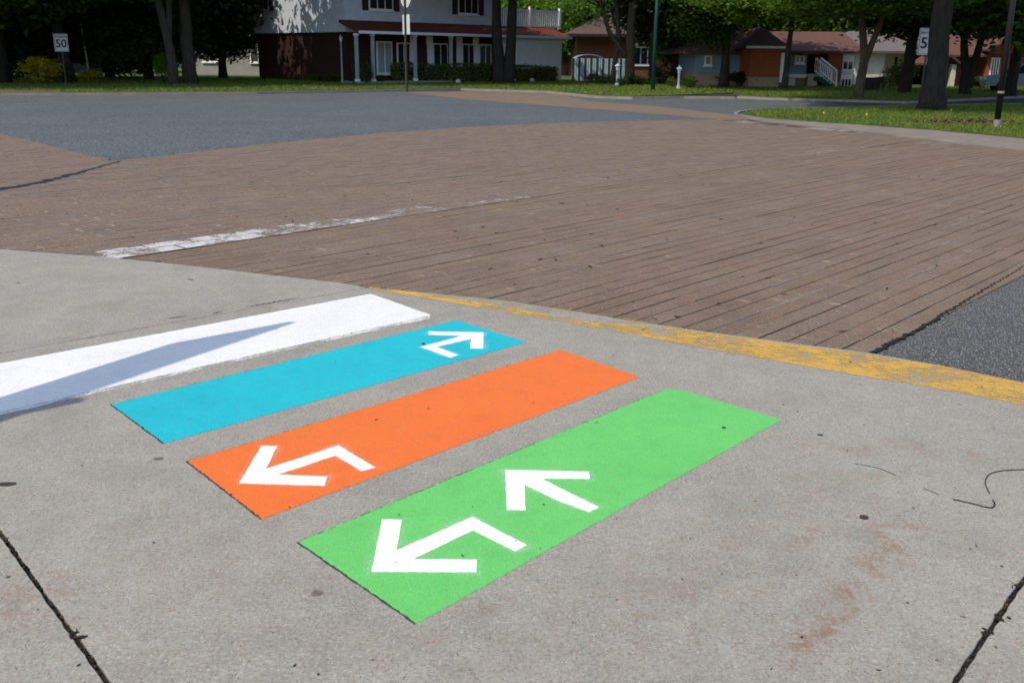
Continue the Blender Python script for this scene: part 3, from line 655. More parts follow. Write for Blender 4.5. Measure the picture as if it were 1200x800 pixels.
# ------------------------------------------------------------------ small things on the concrete
def blob(px, py, rx, ry, mat, label, cat, z=ZW + .0006, h=.0012):
    c = gp(px, py); pl = []
    for k in range(16):
        a = 2 * math.pi * k / 16; f = ru(.82, 1.12); pl.append((c.x + math.cos(a) * rx * f, c.y + math.sin(a) * ry * f))
    return tag(MB().prism(pl, z - .0008, z + h, .0005).build('gum_spot', mat), label, cat)
blob(1012, 609, .018, .018, 'gum', 'round dark gum spot near the rusty stains', 'gum spot')
blob(9, 570, .034, .020, 'gum', 'long dark gum spot left of the orange stripe', 'gum spot')
blob(372, 698, .020, .016, 'gum2', 'brown gum spot beside the green stripe corner', 'gum spot')
blob(186, 540, .020, .016, 'gum2', 'pale brown gum spot between blue and orange stripes', 'gum spot')
blob(961, 512, .014, .011, 'gum', 'small dark gum spot right of the green stripe end', 'gum spot')
blob(496, 405.5, .010, .010, 'gum', 'tiny dark pebble at the blue arrow bend', 'pebble', ZW + .0035, .004)
blob(848, 504, .010, .010, 'gum', 'tiny dark spot on the green stripe', 'gum spot', ZW + .003)
def wire(pts, r, label, z=ZW):
    P = []
    for i in range(len(pts) - 1):
        for j in range(6):
            p0 = gp(*pts[max(i - 1, 0)]); p1 = gp(*pts[i]); p2 = gp(*pts[i + 1]); p3 = gp(*pts[min(i + 2, len(pts) - 1)]); t = j / 6
            q = .5 * ((2 * p1) + (p2 - p0) * t + (2 * p0 - 5 * p1 + 4 * p2 - p3) * t * t + (3 * p1 - p0 - 3 * p2 + p3) * t ** 3); P.append((q.x, q.y, z + r * .8))
    p = gp(*pts[-1]); P.append((p.x, p.y, z + r * .8))
    return tag(MB().tube(P, r, 6).build('wire', 'black_metal'), label, 'wire')
wire([(1116, 588), (1138, 593), (1160, 598), (1165, 594), (1163, 589)], .0028, 'short hooked black wire lying on the concrete')
wire([(1159, 581), (1154, 568), (1160, 558), (1178, 554), (1205, 553)], .0022, 'curved thin black wire lying on the concrete')
wire([(1002, 546), (1028, 551), (1050, 560)], .0014, 'hair thin straight dark twig lying on the concrete')
wire([(1082, 575), (1099, 582)], .0014, 'very short dark twig beside the black wires')
# flecks scattered over pavement and paint
mb = MB(); mbd = MB()
for i in range(70):
    q = gp(ru(0, 1200), 330 + 470 * rnd() ** .8); r = ru(.0012, .0034)
    if q.y > 7.3: continue
    (mb if rnd() < .5 else mbd).box((q.x, q.y, ZW + .003), (r * ru(.8, 2), r, .0012), tuple(Matrix.Rotation(ru(0, 6.28), 3, 'Z').transposed()[k] for k in range(3)))
for i in range(90):
    q = gp(ru(0, 1200), ru(190, 400)); r = ru(.006, .016)
    mbd.box((q.x, q.y, ZP + .004), (r * ru(.8, 2), r * .6, .002), tuple(Matrix.Rotation(ru(0, 6.28), 3, 'Z').transposed()[k] for k in range(3)))
tag(mb.build('leaf_flecks', 'leaf_litter'), 'brown flecks of leaf strewn over the pavement', 'litter', kind='stuff'); tag(mbd.build('grit', 'soil'), 'dark grit strewn over the pavement', 'grit', kind='stuff')
c = gp(658, 239); tag(MB().add([(c.x - .04, c.y, ZP + .003), (c.x, c.y - .03, ZP + .012), (c.x + .045, c.y, ZP + .004), (c.x, c.y + .035, ZP + .010)], [(0, 1, 3), (1, 2, 3)]).build('fallen_leaf', 'leaf_bright'), 'small green leaf fallen on the brown paving', 'leaf')

# ------------------------------------------------------------------ foliage makers
def leaf_cloud(n_cl, per, rad, size, squash=1.0, shell=.55, spread=.16, bottom=-1.0, seed=1, droop=.0):
    rs = random.Random(seed); vs = []; fs = []
    for c in range(n_cl):
        while True:
            d = Vector((rs.gauss(0, 1), rs.gauss(0, 1), rs.gauss(0, 1)))
            if d.length > .1: break
        d.normalize(); r = shell + (1 - shell) * rs.random() ** .7 if rs.random() < .8 else rs.random() * shell
        r *= .82 + .3 * noise.noise(d * 2.1 + Vector((seed * 3.1, 0, 0)))
        cpos = Vector((d.x * rad * r, d.y * rad * r, max(d.z * r, bottom) * rad * squash)); cs = rad * spread * rs.uniform(.6, 1.4)
        for k in range(per):
            p = cpos + Vector((rs.gauss(0, cs), rs.gauss(0, cs), rs.gauss(0, cs * .55) - droop * rs.random()))
            nrm = Vector((rs.gauss(0, .6), rs.gauss(0, .6), rs.gauss(.5, .6))).normalized(); a = nrm.orthogonal().normalized(); a = Matrix.Rotation(rs.uniform(0, 6.28), 3, nrm) @ a; b = nrm.cross(a)
            s = size * rs.uniform(.55, 1.3); o = len(vs); fold = nrm * s * .18
            vs += [p - a * s, p - b * s * .62 + fold, p + a * s * 1.05, p + b * s * .62 + fold]; fs += [(o, o + 1, o + 2), (o, o + 2, o + 3)]
    mb = MB(); mb.v = [tuple(v) for v in vs]; mb.f = fs; return mb
CROWN = []
for i, (ncl, per, sq, sp) in enumerate(((300, 42, .80, .13), (280, 42, .95, .14), (320, 38, .70, .12), (260, 46, .85, .15))):
    CROWN.append(leaf_cloud(ncl, per, 5.0, .20, sq, .5, sp, -.85, 11 + i).mesh('crown'))
BUSHM = [leaf_cloud(70, 26, 1.0, .075, .85, .6, .16, -.8, 51 + i).mesh('foliage') for i in range(2)]
FINE = leaf_cloud(120, 34, 1.0, .045, .9, .75, .10, -.85, 61).mesh('foliage')
def leaf_obj(name, me, mat, parent, loc, scale, rz):
    key = (me.name, mat)
    if key not in LC:
        c = me.copy(); c.materials.clear(); c.materials.append(MT[mat]); LC[key] = c
    o = bpy.data.objects.new(name, LC[key]); col.objects.link(o); o.parent = parent; o.location = loc; o.scale = scale; o.rotation_euler = (0, 0, rz); return o
LC = {}
def tree(label, base, stems, bark, leaf, crowns, group='trees around the houses', limbs=5, name='tree', r_limb=.45):
    """base: ground point; stems: list of (list of local points, list of radii); crowns: (dx, dy, z, sx, sy, sz, variant)"""
    t = empty(name, (base[0], base[1], .03), label, 'tree', group)
    mb = MB()
    for pts, rad in stems:
        P = []; RD = []
        for i in range(len(pts) - 1):
            a, b = Vector(pts[i]), Vector(pts[i + 1]); k = 4
            for j in range(k):
                q = a.lerp(b, j / k); w = rad[i] * .12 if (i or j) else 0
                P.append(q + Vector((ru(-w, w), ru(-w, w), 0))); RD.append(rad[i] + (rad[i + 1] - rad[i]) * j / k)
        P.append(Vector(pts[-1])); RD.append(rad[-1]); RD[0] *= 1.18; RD[1] *= 1.05
        mb.tube(P, RD, 11, True, .07)
        top = Vector(pts[-1]); lo = Vector(pts[-2])
        for q in range(limbs):
            s0 = lo.lerp(top, ru(.45, 1)); a = ru(0, 6.28); l = ru(1.8, 3.4); e = s0 + Vector((math.cos(a) * l, math.sin(a) * l, ru(1.0, 2.6))); mid = s0.lerp(e, .5) + Vector((0, 0, ru(-.2, .35)))
            mb.tube([s0, mid, e], [rad[-1] * r_limb * 1.3, rad[-1] * r_limb * .9, .025], 6, True, .08)
    mb.build('trunk', bark, t, True, (0, 0, 0))
    for (dx, dy, z, sx, sy, sz, v) in crowns:
        leaf_obj('crown', CROWN[v % 4], leaf, t, (dx, dy, z), (sx, sy, sz), ru(0, 6.28))
    return t
def base_at(px, Y):
    p = at(px, 100, Y); return (p.x, Y)

# ------------------------------------------------------------------ houses
class House:
    def __init__(s, O, u, label, name='house', cat='house'):
        s.O = Vector((O[0], O[1], 0)); s.u = Vector((u[0], u[1], 0)).normalized(); s.n = Vector((s.u.y, -s.u.x, 0)); s.t = empty(name, s.O, label, cat, 'houses across the street'); s.Zv = Vector((0, 0, 1))
    def p(s, u, v, z): return s.O + s.u * u + s.n * v + s.Zv * z
    def box(s, u0, u1, v0, v1, z0, z1, name, mat, parent=None):
        mb = MB(); mb.box(s.p((u0 + u1) / 2, (v0 + v1) / 2, (z0 + z1) / 2), (abs(u1 - u0) / 2, abs(v1 - v0) / 2, (z1 - z0) / 2), (s.u, s.n, s.Zv)); return mb.build(name, mat, parent or s.t)
    def poly(s, pts, faces, name, mat, parent=None): return MB().add([s.p(*q) for q in pts], faces).build(name, mat, parent or s.t)
    def gable(s, u0, u1, v0, v1, z, h, along='u', ov=.4, th=.12, name='roof', mat='brown_roof'):
        u0 -= ov; u1 += ov; v0 -= ov; v1 += ov
        if along == 'u':
            vm = (v0 + v1) / 2; pr = [(v0, z), (vm, z + h), (v1, z), (v1, z - th), (vm, z + h - th * 1.3), (v0, z - th)]; pts = [(u0, a, b) for a, b in pr] + [(u1, a, b) for a, b in pr]
        else:
            um = (u0 + u1) / 2; pr = [(u0, z), (um, z + h), (u1, z), (u1, z - th), (um, z + h - th * 1.3), (u0, z - th)]; pts = [(a, v0, b) for a, b in pr] + [(a, v1, b) for a, b in pr]
        fs = [(0, 1, 2, 3, 4, 5), (11, 10, 9, 8, 7, 6)] + [(i, i + 6, (i + 1) % 6 + 6, (i + 1) % 6) for i in range(6)]
        return s.poly(pts, fs, name, mat)
    def hip(s, u0, u1, v0, v1, z, h, ov=.5, name='roof', mat='brown_roof', th=.15):
        u0 -= ov; u1 += ov; v0 -= ov; v1 += ov; k = min((u1 - u0), (v1 - v0)) / 2 * .98
        if (u1 - u0) > (v1 - v0): a, b = (u0 + k, (v0 + v1) / 2), (u1 - k, (v0 + v1) / 2)
        else: a, b = ((u0 + u1) / 2, v0 + k), ((u0 + u1) / 2, v1 - k)
        pts = [(u0, v0, z - th), (u1, v0, z - th), (u1, v1, z - th), (u0, v1, z - th), (u0, v0, z), (u1, v0, z), (u1, v1, z), (u0, v1, z), (*a, z + h), (*b, z + h)]
        if (u1 - u0) > (v1 - v0): top = [(4, 5, 9, 8), (5, 6, 9), (6, 7, 8, 9), (7, 4, 8)]
        else: top = [(4, 5, 8), (5, 6, 9, 8), (6, 7, 9), (7, 4, 8, 9)]
        return s.poly(pts, [(3, 2, 1, 0), (0, 1, 5, 4), (1, 2, 6, 5), (2, 3, 7, 6), (3, 0, 4, 7)] + top, name, mat)
    def upx(s, px, v=0.0):
        d = ray(px, 66); o = s.O + s.n * v; den = d.x * s.u.y - d.y * s.u.x; # t*d = o + k*u
        return (d.y * o.x - d.x * o.y) / den if abs(den) > 1e-9 else 0
    def window(s, u0, u1, z0, z1, v=0.0, panes=3, shutters=False, face='f', frame='white_trim', glass='glass'):
        w = s.box(u0, u1, v - .04, v + .05, z0, z1, 'window', frame); fr = .07; W = (u1 - u0 - fr) / panes
        for k in range(panes): s.box(u0 + fr + k * W, u0 + (k + 1) * W, v + .03, v + .062, z0 + fr, z1 - fr, 'pane', glass, w)
        s.box(u0 - .05, u1 + .05, v + .0, v + .11, z0 - .09, z0 - .003, 'sill', frame, w)
        if shutters:
            for a, b in ((u0 - .46, u0 - .06), (u1 + .06, u1 + .46)): s.box(a, b, v, v + .06, z0 - .05, z1 + .05, 'shutter', 'shutter', w)
        return w
    def side_window(s, v0, v1, z0, z1, u=0.0, shutters=False, panes=2):
        w = s.box(u - .05, u + .04, v0, v1, z0, z1, 'window', 'white_trim'); fr = .07; W = (v1 - v0 - fr) / panes
        for k in range(panes): s.box(u - .062, u - .03, v0 + fr + k * W, v0 + (k + 1) * W, z0 + fr, z1 - fr, 'pane', 'glass', w)
        if shutters:
            for a, b in ((v0 - .46, v0 - .06), (v1 + .06, v1 + .46)): s.box(u - .06, u, a, b, z0 - .05, z1 + .05, 'shutter', 'shutter', w)

# white two-storey house
pl, pr = at(408, 66, 56), at(658, 66, 68.3)
H = House((pl.x, pl.y), (pr.x - pl.x, pr.y - pl.y), 'white sided two-storey house with red porch roof and plum shutters')
UE = H.upx(581); UG0 = H.upx(598, 1.5); UG1 = H.upx(658, 1.5)
H.box(0, UE, -9.8, -.01, -.1, 2.82, 'ground_floor', 'dark_brick')
H.box(-.12, UE + .1, -9.9, 0, 2.82, 6.0, 'upper_floor', 'white_siding')
H.gable(-.12, UE + .1, -9.9, 0, 6.0, 2.4, 'u', .5, mat='red_roof')
H.window(H.upx(434), H.upx(461.5), 4.05, 5.6, 0, 3, True)
H.window(H.upx(537), H.upx(560), 4.05, 5.6, 0, 3, True)
H.side_window(-9.0, -7.9, 4.15, 5.6, -.12, True)
H.poly([(-.55, 0, 3.45), (UG1 + .5, 0, 3.45), (UG1 + .5, 1.85, 2.83), (-.55, 1.85, 2.83), (-.55, 0, 3.3), (UG1 + .5, 0, 3.3), (UG1 + .5, 1.85, 2.72), (-.55, 1.85, 2.72)], [(0, 3, 2, 1), (4, 5, 6, 7), (0, 1, 5, 4), (1, 2, 6, 5), (2, 3, 7, 6), (3, 0, 4, 7)], 'porch_roof', 'red_roof')
H.box(-.55, UG1 + .5, 1.85, 1.97, 2.70, 2.85, 'gutter', 'white_trim')
H.box(-.5, UG0, .0, 1.8, -.05, .18, 'porch_floor', 'found')
H.box(UG0, UG1, -9, 1.5, -.1, 2.70, 'garage', 'white_trim'); H.box(UG0 + .5, UG1 - .35, 1.5, 1.545, 0, 2.25, 'garage_door', 'white_trim')
for i in range(4): H.box(UG0 + .55, UG1 - .4, 1.545, 1.56, .06 + i * .55, .06 + i * .55 + .5, 'door_panel', 'white_trim')
H.box(UE + .1, UG1, -9, 0, 2.72, 3.34, 'garage_roof', 'grey_roof')
for px in (418, 437, 486.5, 528.5):
    u = H.upx(px, 1.6); po = H.box(u - .075, u + .075, 1.52, 1.68, .18, 2.72, 'post', 'porch_white'); H.box(u - .1, u + .1, 1.49, 1.71, .18, .32, 'post_foot', 'white_trim', po); H.box(u - .1, u + .1, 1.49, 1.71, 2.6, 2.7, 'post_head', 'white_trim', po)
for a, b, z0, z1, gl in ((441, 459, .55, 2.35, 'curtain'), (465, 480, .4, 2.3, 'glass'), (507, 524, .5, 2.3, 'glass'), (541, 556, .4, 2.3, 'glass'), (561, 575, .5, 2.3, 'glass')):
    H.window(H.upx(a), H.upx(b), z0, z1, .02, 2, False, glass=gl)
for px in (484, 503, 538, 557): u = H.upx(px); H.box(u - .22, u + .22, 0, .10, .18, 2.7, 'pilaster', 'white_trim')
d0 = H.upx(494); dd = H.box(d0 - .5, d0 + .5, 0, .08, .18, 2.25, 'door', 'shutter'); H.box(d0 + .32, d0 + .38, .08, .13, 1.1, 1.25, 'handle', 'rim', dd)
# balcony rail over the garage
ub0, ub1 = UE + .15, H.upx(655, .1)
br = H.box(ub0, ub1, .05, .13, 4.42, 4.52, 'balcony_rail', 'white_trim'); H.box(ub0, ub1, .05, .13, 3.45, 3.55, 'rail_bottom', 'white_trim', br)
k = 0; u = ub0
while u < ub1: H.box(u, u + .09, .06, .12, 3.55, 4.42, 'picket', 'white_trim', br); u += .2
for u in (ub0, (ub0 + ub1) / 2, ub1): H.box(u - .08, u + .08, .01, .17, 3.36, 4.68, 'newel', 'white_trim', br)

# small grey-sided house behind the left trees
pg = at(322, 66, 72); H2 = House((pg.x - 7, pg.y + 3), (1, -.35), 'low grey sided house with shingled gable in deep shade')
H2.box(0, 7.5, -8, 0, -.1, 3.0, 'wall', 'grey_siding'); H2.gable(0, 7.5, -8, 0, 3.0, 2.1, 'v', .5, mat='grey_roof'); H2.poly([(0, .0, 3.0), (7.5, 0, 3.0), (3.75, 0, 4.9), (0, -.1, 3.0), (7.5, -.1, 3.0), (3.75, -.1, 4.9)], [(0, 1, 2), (5, 4, 3), (0, 3, 4, 1), (1, 4, 5, 2), (2, 5, 3, 0)], 'gable', 'grey_siding')
H2.window(5.2, 6.6, 1.0, 2.2, .02, 2); H2.window(1.0, 2.4, 1.0, 2.2, .02, 2)

# brown hip-roofed brick house behind the multi-stemmed tree
pb = at(676, 66, 80); H3 = House((pb.x, pb.y), (1, .12), 'brown brick house with wide brown hipped roof')
H3.box(0, 13, -9, 0, -.1, 3.2, 'wall', 'brown_brick'); H3.hip(0, 13, -9, 0, 3.35, 2.5, .9, mat='brown_roof')
H3.box(-.9, 13.9, .86, .96, 3.12, 3.3, 'gutter', 'bark_dark'); H3.window(4.6, 6.4, 1.0, 2.4, .02, 3); H3.window(8.2, 10, 1.0, 2.4, .02, 3); H3.box(10.8, 11.8, 0, .08, 0, 2.1, 'door', 'shutter')

# blue-grey sided split-level house with orange brick wing
pq = at(815, 66, 57); H4 = House((pq.x, pq.y), (1, 0), 'blue grey sided split-level house with orange brick wing and porch stair')
U = lambda px, v=0: H4.upx(px, v)
def z4(py, Y=57.0, px=900): return at(px, py, Y).z
H4.box(0, U(880), -8, 0, .75, z4(62), 'siding_wall', 'blue_siding'); H4.box(0, U(880) - .05, -8, -.12, -.1, .75, 'foundation', 'tan_stone')
H4.window(U(826), U(834), 1.2, z4(66), .02, 1)
b0, b1 = U(879.5, 2.5), U(915, 2.5)
H4.box(b0, b1, -6, 2.5, .62, z4(57, 54.5), 'brick_wing', 'orange_brick'); H4.box(b0, b1, -6, 2.45, -.05, .62, 'wing_foundation', 'tan_stone'); H4.box(b0 - .1, b1 + .05, 2.45, 2.6, -.12, .08, 'wing_trim', 'white_trim')
H4.box(b1 + .02, b1 + .2, 2.35, 2.53, .35, z4(62, 54.5), 'downspout', 'white_trim')
H4.box(b0 - .3, b1 + .3, 2.5, 2.75, z4(57, 54.5), z4(57, 54.5) + .12, 'fascia', 'white_trim')
H4.hip(-.3, U(947), -8, .0, z4(61), 1.25, .5, mat='rust_roof'); H4.hip(b0, b1, -5.5, 2.3, z4(57, 54.5) + .12, 1.0, .35, mat='rust_roof')
s0, s1 = U(922), U(946.5)
H4.box(s0 - .3, s1, -8, -.02, .72, z4(61), 'siding_wall', 'blue_siding'); H4.box(s0 - .3, s1, .0, .12, .55, .75, 'sill_band', 'white_trim'); H4.window(U(932), U(943), 1.35, z4(65), 0, 2)
H4.box(s0 - .3, s1, -8, -.15, -.1, .55, 'foundation', 'tan_stone'); gd = H4.box(U(922), U(935), -.15, -.08, -.1, .50, 'garage_door', 'white_trim')
H4.box(s1, U(976), -8, -2.2, -.1, z4(62), 'porch_wall', 'dark_brick'); H4.box(s1, U(968), -2.2, .2, .6, .78, 'porch_floor', 'found'); H4.box(s1 + .1, U(960), -2.2, .1, -.1, .6, 'porch_base', 'cream')
H4.box(s1, U(990), -8, .3, z4(62), z4(62) + .14, 'eave', 'white_trim')
H4.box(U(971), U(988), -8, .0, .35, z4(62), 'brick_pier', 'orange_brick'); H4.box(U(971), U(988), -8, -.04, -.1, .35, 'pier_foundation', 'tan_stone')
H4.box(U(988), U(1004), -8, -.3, -.1, z4(62), 'bay_wall', 'white_trim'); H4.window(U(990), U(1003), z4(82), z4(70), -.28, 2); H4.window(U(990), U(1003), .05, .55, -.28, 3); H4.box(U(988), U(1006), -.3, .2, -.12, -.02, 'red_edging', 'red')
H4.gable(s1 - 2, U(1004), -8, .3, z4(60) + .02, 1.15, 'u', .35, mat='rust_roof')
# stair
st_u0, st_u1 = U(959, .7), U(979, .7)
for i in range(5):
    f = i / 5; u = st_u0 + (st_u1 - st_u0) * f; H4.box(u, u + (st_u1 - st_u0) / 5 + .05, .25, 1.2, .62 - .125 * (i + 1) - .1, .74 - .125 * (i + 1), 'step', 'green_stair')
for v in (.25, 1.2):
    rl = MB().tube([H4.p(st_u0, v, 1.65), H4.p(st_u1, v, .95), H4.p(st_u1 + .05, v, .0)], .05, 6).build('stair_rail', 'white_trim', H4.t); MB().tube([H4.p(st_u0, v, .95), H4.p(st_u1, v, .25)], .035, 6).build('lower_rail', 'white_trim', rl)
    for i in range(9):
        f = i / 9; MB().tube([H4.p(st_u0 + (st_u1 - st_u0) * f, v, .95 - .7 * f), H4.p(st_u0 + (st_u1 - st_u0) * f, v, 1.65 - .7 * f)], .02, 5).build('baluster', 'white_trim', rl)

# cream stucco house
pc = at(1012, 66, 62); H5 = House((pc.x, pc.y), (1, .1), 'cream stucco bungalow half hidden behind a dark hedge')
V = lambda px, v=0: H5.upx(px, v)
H5.box(-.5, V(1037), -8, 0, -.25, 1.6, 'wall', 'cream'); H5.box(-.5, V(1037), -8, .0 - .003, 1.6, 2.05, 'wall', 'cream'); H5.box(V(1037), V(1078), -8, -1.0, -.25, 2.0, 'rear_wall', 'cream')
H5.window(V(1039), V(1046), .9, 1.9, -.98, 1); H5.window(V(1056), V(1062), 1.0, 1.85, -.98, 1); H5.window(V(1036.5), V(1044), -.2, .45, -.98, 3); H5.hip(-.5, V(1078), -8, 0, 2.1, 1.3, .5, mat='grey_roof')

# brick house at the far right with a carport
pd = at(1100, 66, 60); H6 = House((pd.x, pd.y), (1, .05), 'red brick bungalow with sloping rust roof and carport')
W = lambda px, v=0: H6.upx(px, v)
H6.box(W(1158), W(1215), -9, 0, -.2, 2.3, 'wall', 'orange_brick'); H6.box(W(1125), W(1158), -9, -1.2, -.2, 1.7, 'wall', 'brown_brick')
zr = at(1150, 64, 60).z
H6.poly([(W(1095), -2, .9), (W(1138), .3, .35), (W(1180), .5, 2.35), (W(1150), -4.5, 3.3), (W(1098), -4.5, 3.1)], [(0, 1, 2, 3, 4), (4, 3, 2, 1, 0)], 'roof_slope', 'rust_roof') if False else None
H6.gable(W(1098), W(1225), -9, -.3, 1.9, 1.5, 'u', .5, mat='rust_roof')
H6.poly([(W(1160), .05, 2.2), (W(1216), .05, 2.2), (W(1188), .05, 3.2), (W(1160), -.1, 2.2), (W(1216), -.1, 2.2), (W(1188), -.1, 3.2)], [(0, 1, 2), (5, 4, 3), (0, 3, 4, 1), (1, 4, 5, 2), (2, 5, 3, 0)], 'gable', 'orange_brick')
H6.gable(W(1156), W(1220), -6, .6, 2.25, 1.2, 'v', .3, name='front_roof', mat='rust_roof')
H6.window(W(1162), W(1172), .25, 1.75, .02, 3); H6.box(W(1160), W(1174), .0, .2, -.1, .18, 'planter', 'white_trim')
for px in (1102, 1118.5): u = W(px, 1.5); H6.box(u - .14, u + .14, 1.36, 1.64, -.2, 1.35, 'carport_post', 'cream')
H6.gable(W(1100, 1.5), W(1120, 1.5), -1.2, 1.7, 1.4, .55, 'v', .25, name='carport_roof', mat='rust_roof'); H6.box(W(1102), W(1119), -1.6, -1.3, -.2, 1.3, 'carport_back', 'bark_dark')

# ------------------------------------------------------------------ trees one can tell apart
def T(px, Y, *a, **k): return tree(a[0], base_at(px, Y), *a[1:], **k)
def straight(h, r, lean=(0, 0)): return ([(0, 0, 0), (lean[0] * .35, lean[1] * .35, h * .4), (lean[0], lean[1], h)], [r, r * .82, r * .6])
T(83, 51, 'dark leaning trunk tree behind the left speed limit sign', [straight(6, .33, (-.9, .2))], 'bark_dark', 'leaf', [(-1, 0, 8, 1.15, 1.15, 1.0, 0), (-.5, 1, 5.2, .7, .7, .5, 2), (-2.5, -3.2, 4.6, .45, .45, .28, 1), (-5, -5, 9.6, 1.1, 1.1, .5, 3)])  # last crown is added high out of view to shade the lawn
T(6, 50, 'dark thick trunked tree beside the brown verge', [straight(6, .32)], 'bark_dark', 'leaf', [(0, 0, 7.2, 1.2, 1.2, 1.05, 1), (.5, .5, 4.6, .8, .8, .5, 3), (-.5, -4.2, 4.4, .5, .45, .28, 2)])
T(106, 57, 'slender white birch trunk above the golden shrub', [straight(4.4, .06, (-.2, 0))], 'birch', 'leaf', [(0, 0, 4.6, .42, .42, .5, 2)], limbs=3)
T(204, 50, 'forked brown trunk tree left of a thick grey trunk', [([(0, 0, 0), (-.05, 0, 1.8), (-.75, .2, 6)], [.27, .23, .15]), ([(0, .05, 1.0), (-.1, .1, 2.4), (.25, .3, 6)], [.18, .15, .12])], 'bark', 'leaf', [(-.5, 0, 8.2, 1.2, 1.2, 1.0, 2), (-1, 1, 5.6, .6, .6, .45, 0), (-4.5, -5, 9.6, 1.1, 1.1, .5, 1)])  # the high last crown is an unseen addition for lawn shade
T(224, 51.5, 'thick grey trunk tree beside the grey sided house', [straight(7, .36, (-.1, .1))], 'bark', 'leaf', [(.8, 0, 8.4, 1.3, 1.3, 1.0, 3), (1.8, -1, 6.2, .7, .7, .4, 1), (3.6, .6, 8.6, .6, .6, .4, 0), (3.2, 3.0, 5.6, .45, .45, .32, 2)])
T(590, 57, 'tree with two dark trunks in front of the white house', [([(-.22, 0, 0), (-.40, 0, 2.6), (-.45, 0, 6.5)], [.36, .29, .22]), ([(.25, .05, 0), (.45, .05, 2.6), (.55, .2, 6.5)], [.36, .29, .22])], 'bark_dark', 'leaf', [(-.2, 0, 8.6, 1.15, 1.15, .85, 1), (1.0, -1, 7.2, .9, .9, .55, 2), (-5.2, -3.2, 8.8, 1.0, 1.0, .55, 3), (-9.5, -5.5, 9.2, .9, .9, .5, 0)])  # the two far left crowns are added above the view to shade the porch
T(737, 58, 'brown multi-stemmed tree beside the blue lamp post', [([(0, 0, 0), (-.05, 0, 2.4), (.15, 0, 6.5)], [.30, .26, .18]), ([(-.95, .3, 0), (-.7, .3, 2.6), (-1.0, .3, 6)], [.17, .14, .10]), ([(-.2, 0, 1.6), (-1.3, .1, 3.0), (-2.0, .2, 5.4)], [.15, .12, .09])], 'bark_warm', 'leaf', [(-.3, 0, 8.6, 1.1, 1.1, .9, 0), (.8, .5, 6.2, .7, .7, .45, 3)])
T(762, 60, 'pale slim trunk directly behind the green lamp pole', [straight(6, .17, (.1, 0))], 'bark', 'leaf', [(.5, 0, 7.6, .9, .9, .85, 1)])
T(848, 52, 'dark low-branched tree in front of the blue siding', [straight(5, .26, (0, 0))], 'bark_dark', 'leaf_dark', [(-.3, 0, 6.0, .95, .95, .85, 2), (-.9, .3, 3.4, .42, .42, .35, 1)])
T(919, 51, 'slim trunk tree standing before the orange brick wing', [straight(5, .17, (.2, 0))], 'bark', 'leaf_bright', [(-.2, .5, 7.0, .9, .9, .6, 3), (-2.8, -2.8, 4.3, .65, .55, .32, 0), (.4, -3.4, 4.4, .6, .55, .32, 2)])
T(1007, 40, 'sunlit V-branched tree in front of the cream house', [([(0, 0, 0), (.1, 0, 1.7), (-.5, .2, 5)], [.20, .16, .09]), ([(.05, 0, 1.3), (.65, 0, 3.2), (.9, .1, 5.4)], [.14, .11, .08])], 'bark_warm', 'leaf_bright', [(.2, .6, 6.6, .85, .85, .65, 1), (-2.4, -2.0, 4.0, .6, .5, .28, 3), (1.0, -2.2, 4.1, .55, .5, .28, 0)])
T(1095, 32, 'massive dark trunk on the sunlit lawn', [([(0, 0, 0), (.02, 0, 1.2), (-.12, .05, 6)], [.42, .33, .29])], 'bark_dark', 'leaf_dark', [(.5, 1, 8.4, 1.3, 1.3, .95, 2), (-1, 1.5, 6.2, .7, .7, .4, 1), (-3, -1.6, 8.6, 1.0, 1.0, .6, 0), (-.8, -.8, 7.6, .8, .8, .5, 3)])  # includes an extra crown, added out of view to keep the trunk shaded
T(1132, 45, 'low forked tree with two dark stems before the carport', [([(0, 0, 0), (-.1, 0, 1.0), (-.55, 0, 3.4)], [.26, .2, .13]), ([(.05, 0, .4), (.25, 0, 1.6), (.6, .1, 3.6)], [.22, .17, .12])], 'bark_dark', 'leaf_dark', [(0, 0, 5.4, .9, .9, .75, 0), (.8, -.4, 3.7, .45, .45, .3, 3)])
T(1184, 44, 'dark trunk right behind the black lamp post', [straight(5.5, .26, (.3, 0))], 'bark_dark', 'leaf_dark', [(.4, 0, 6.6, 1.1, 1.1, .85, 3)])
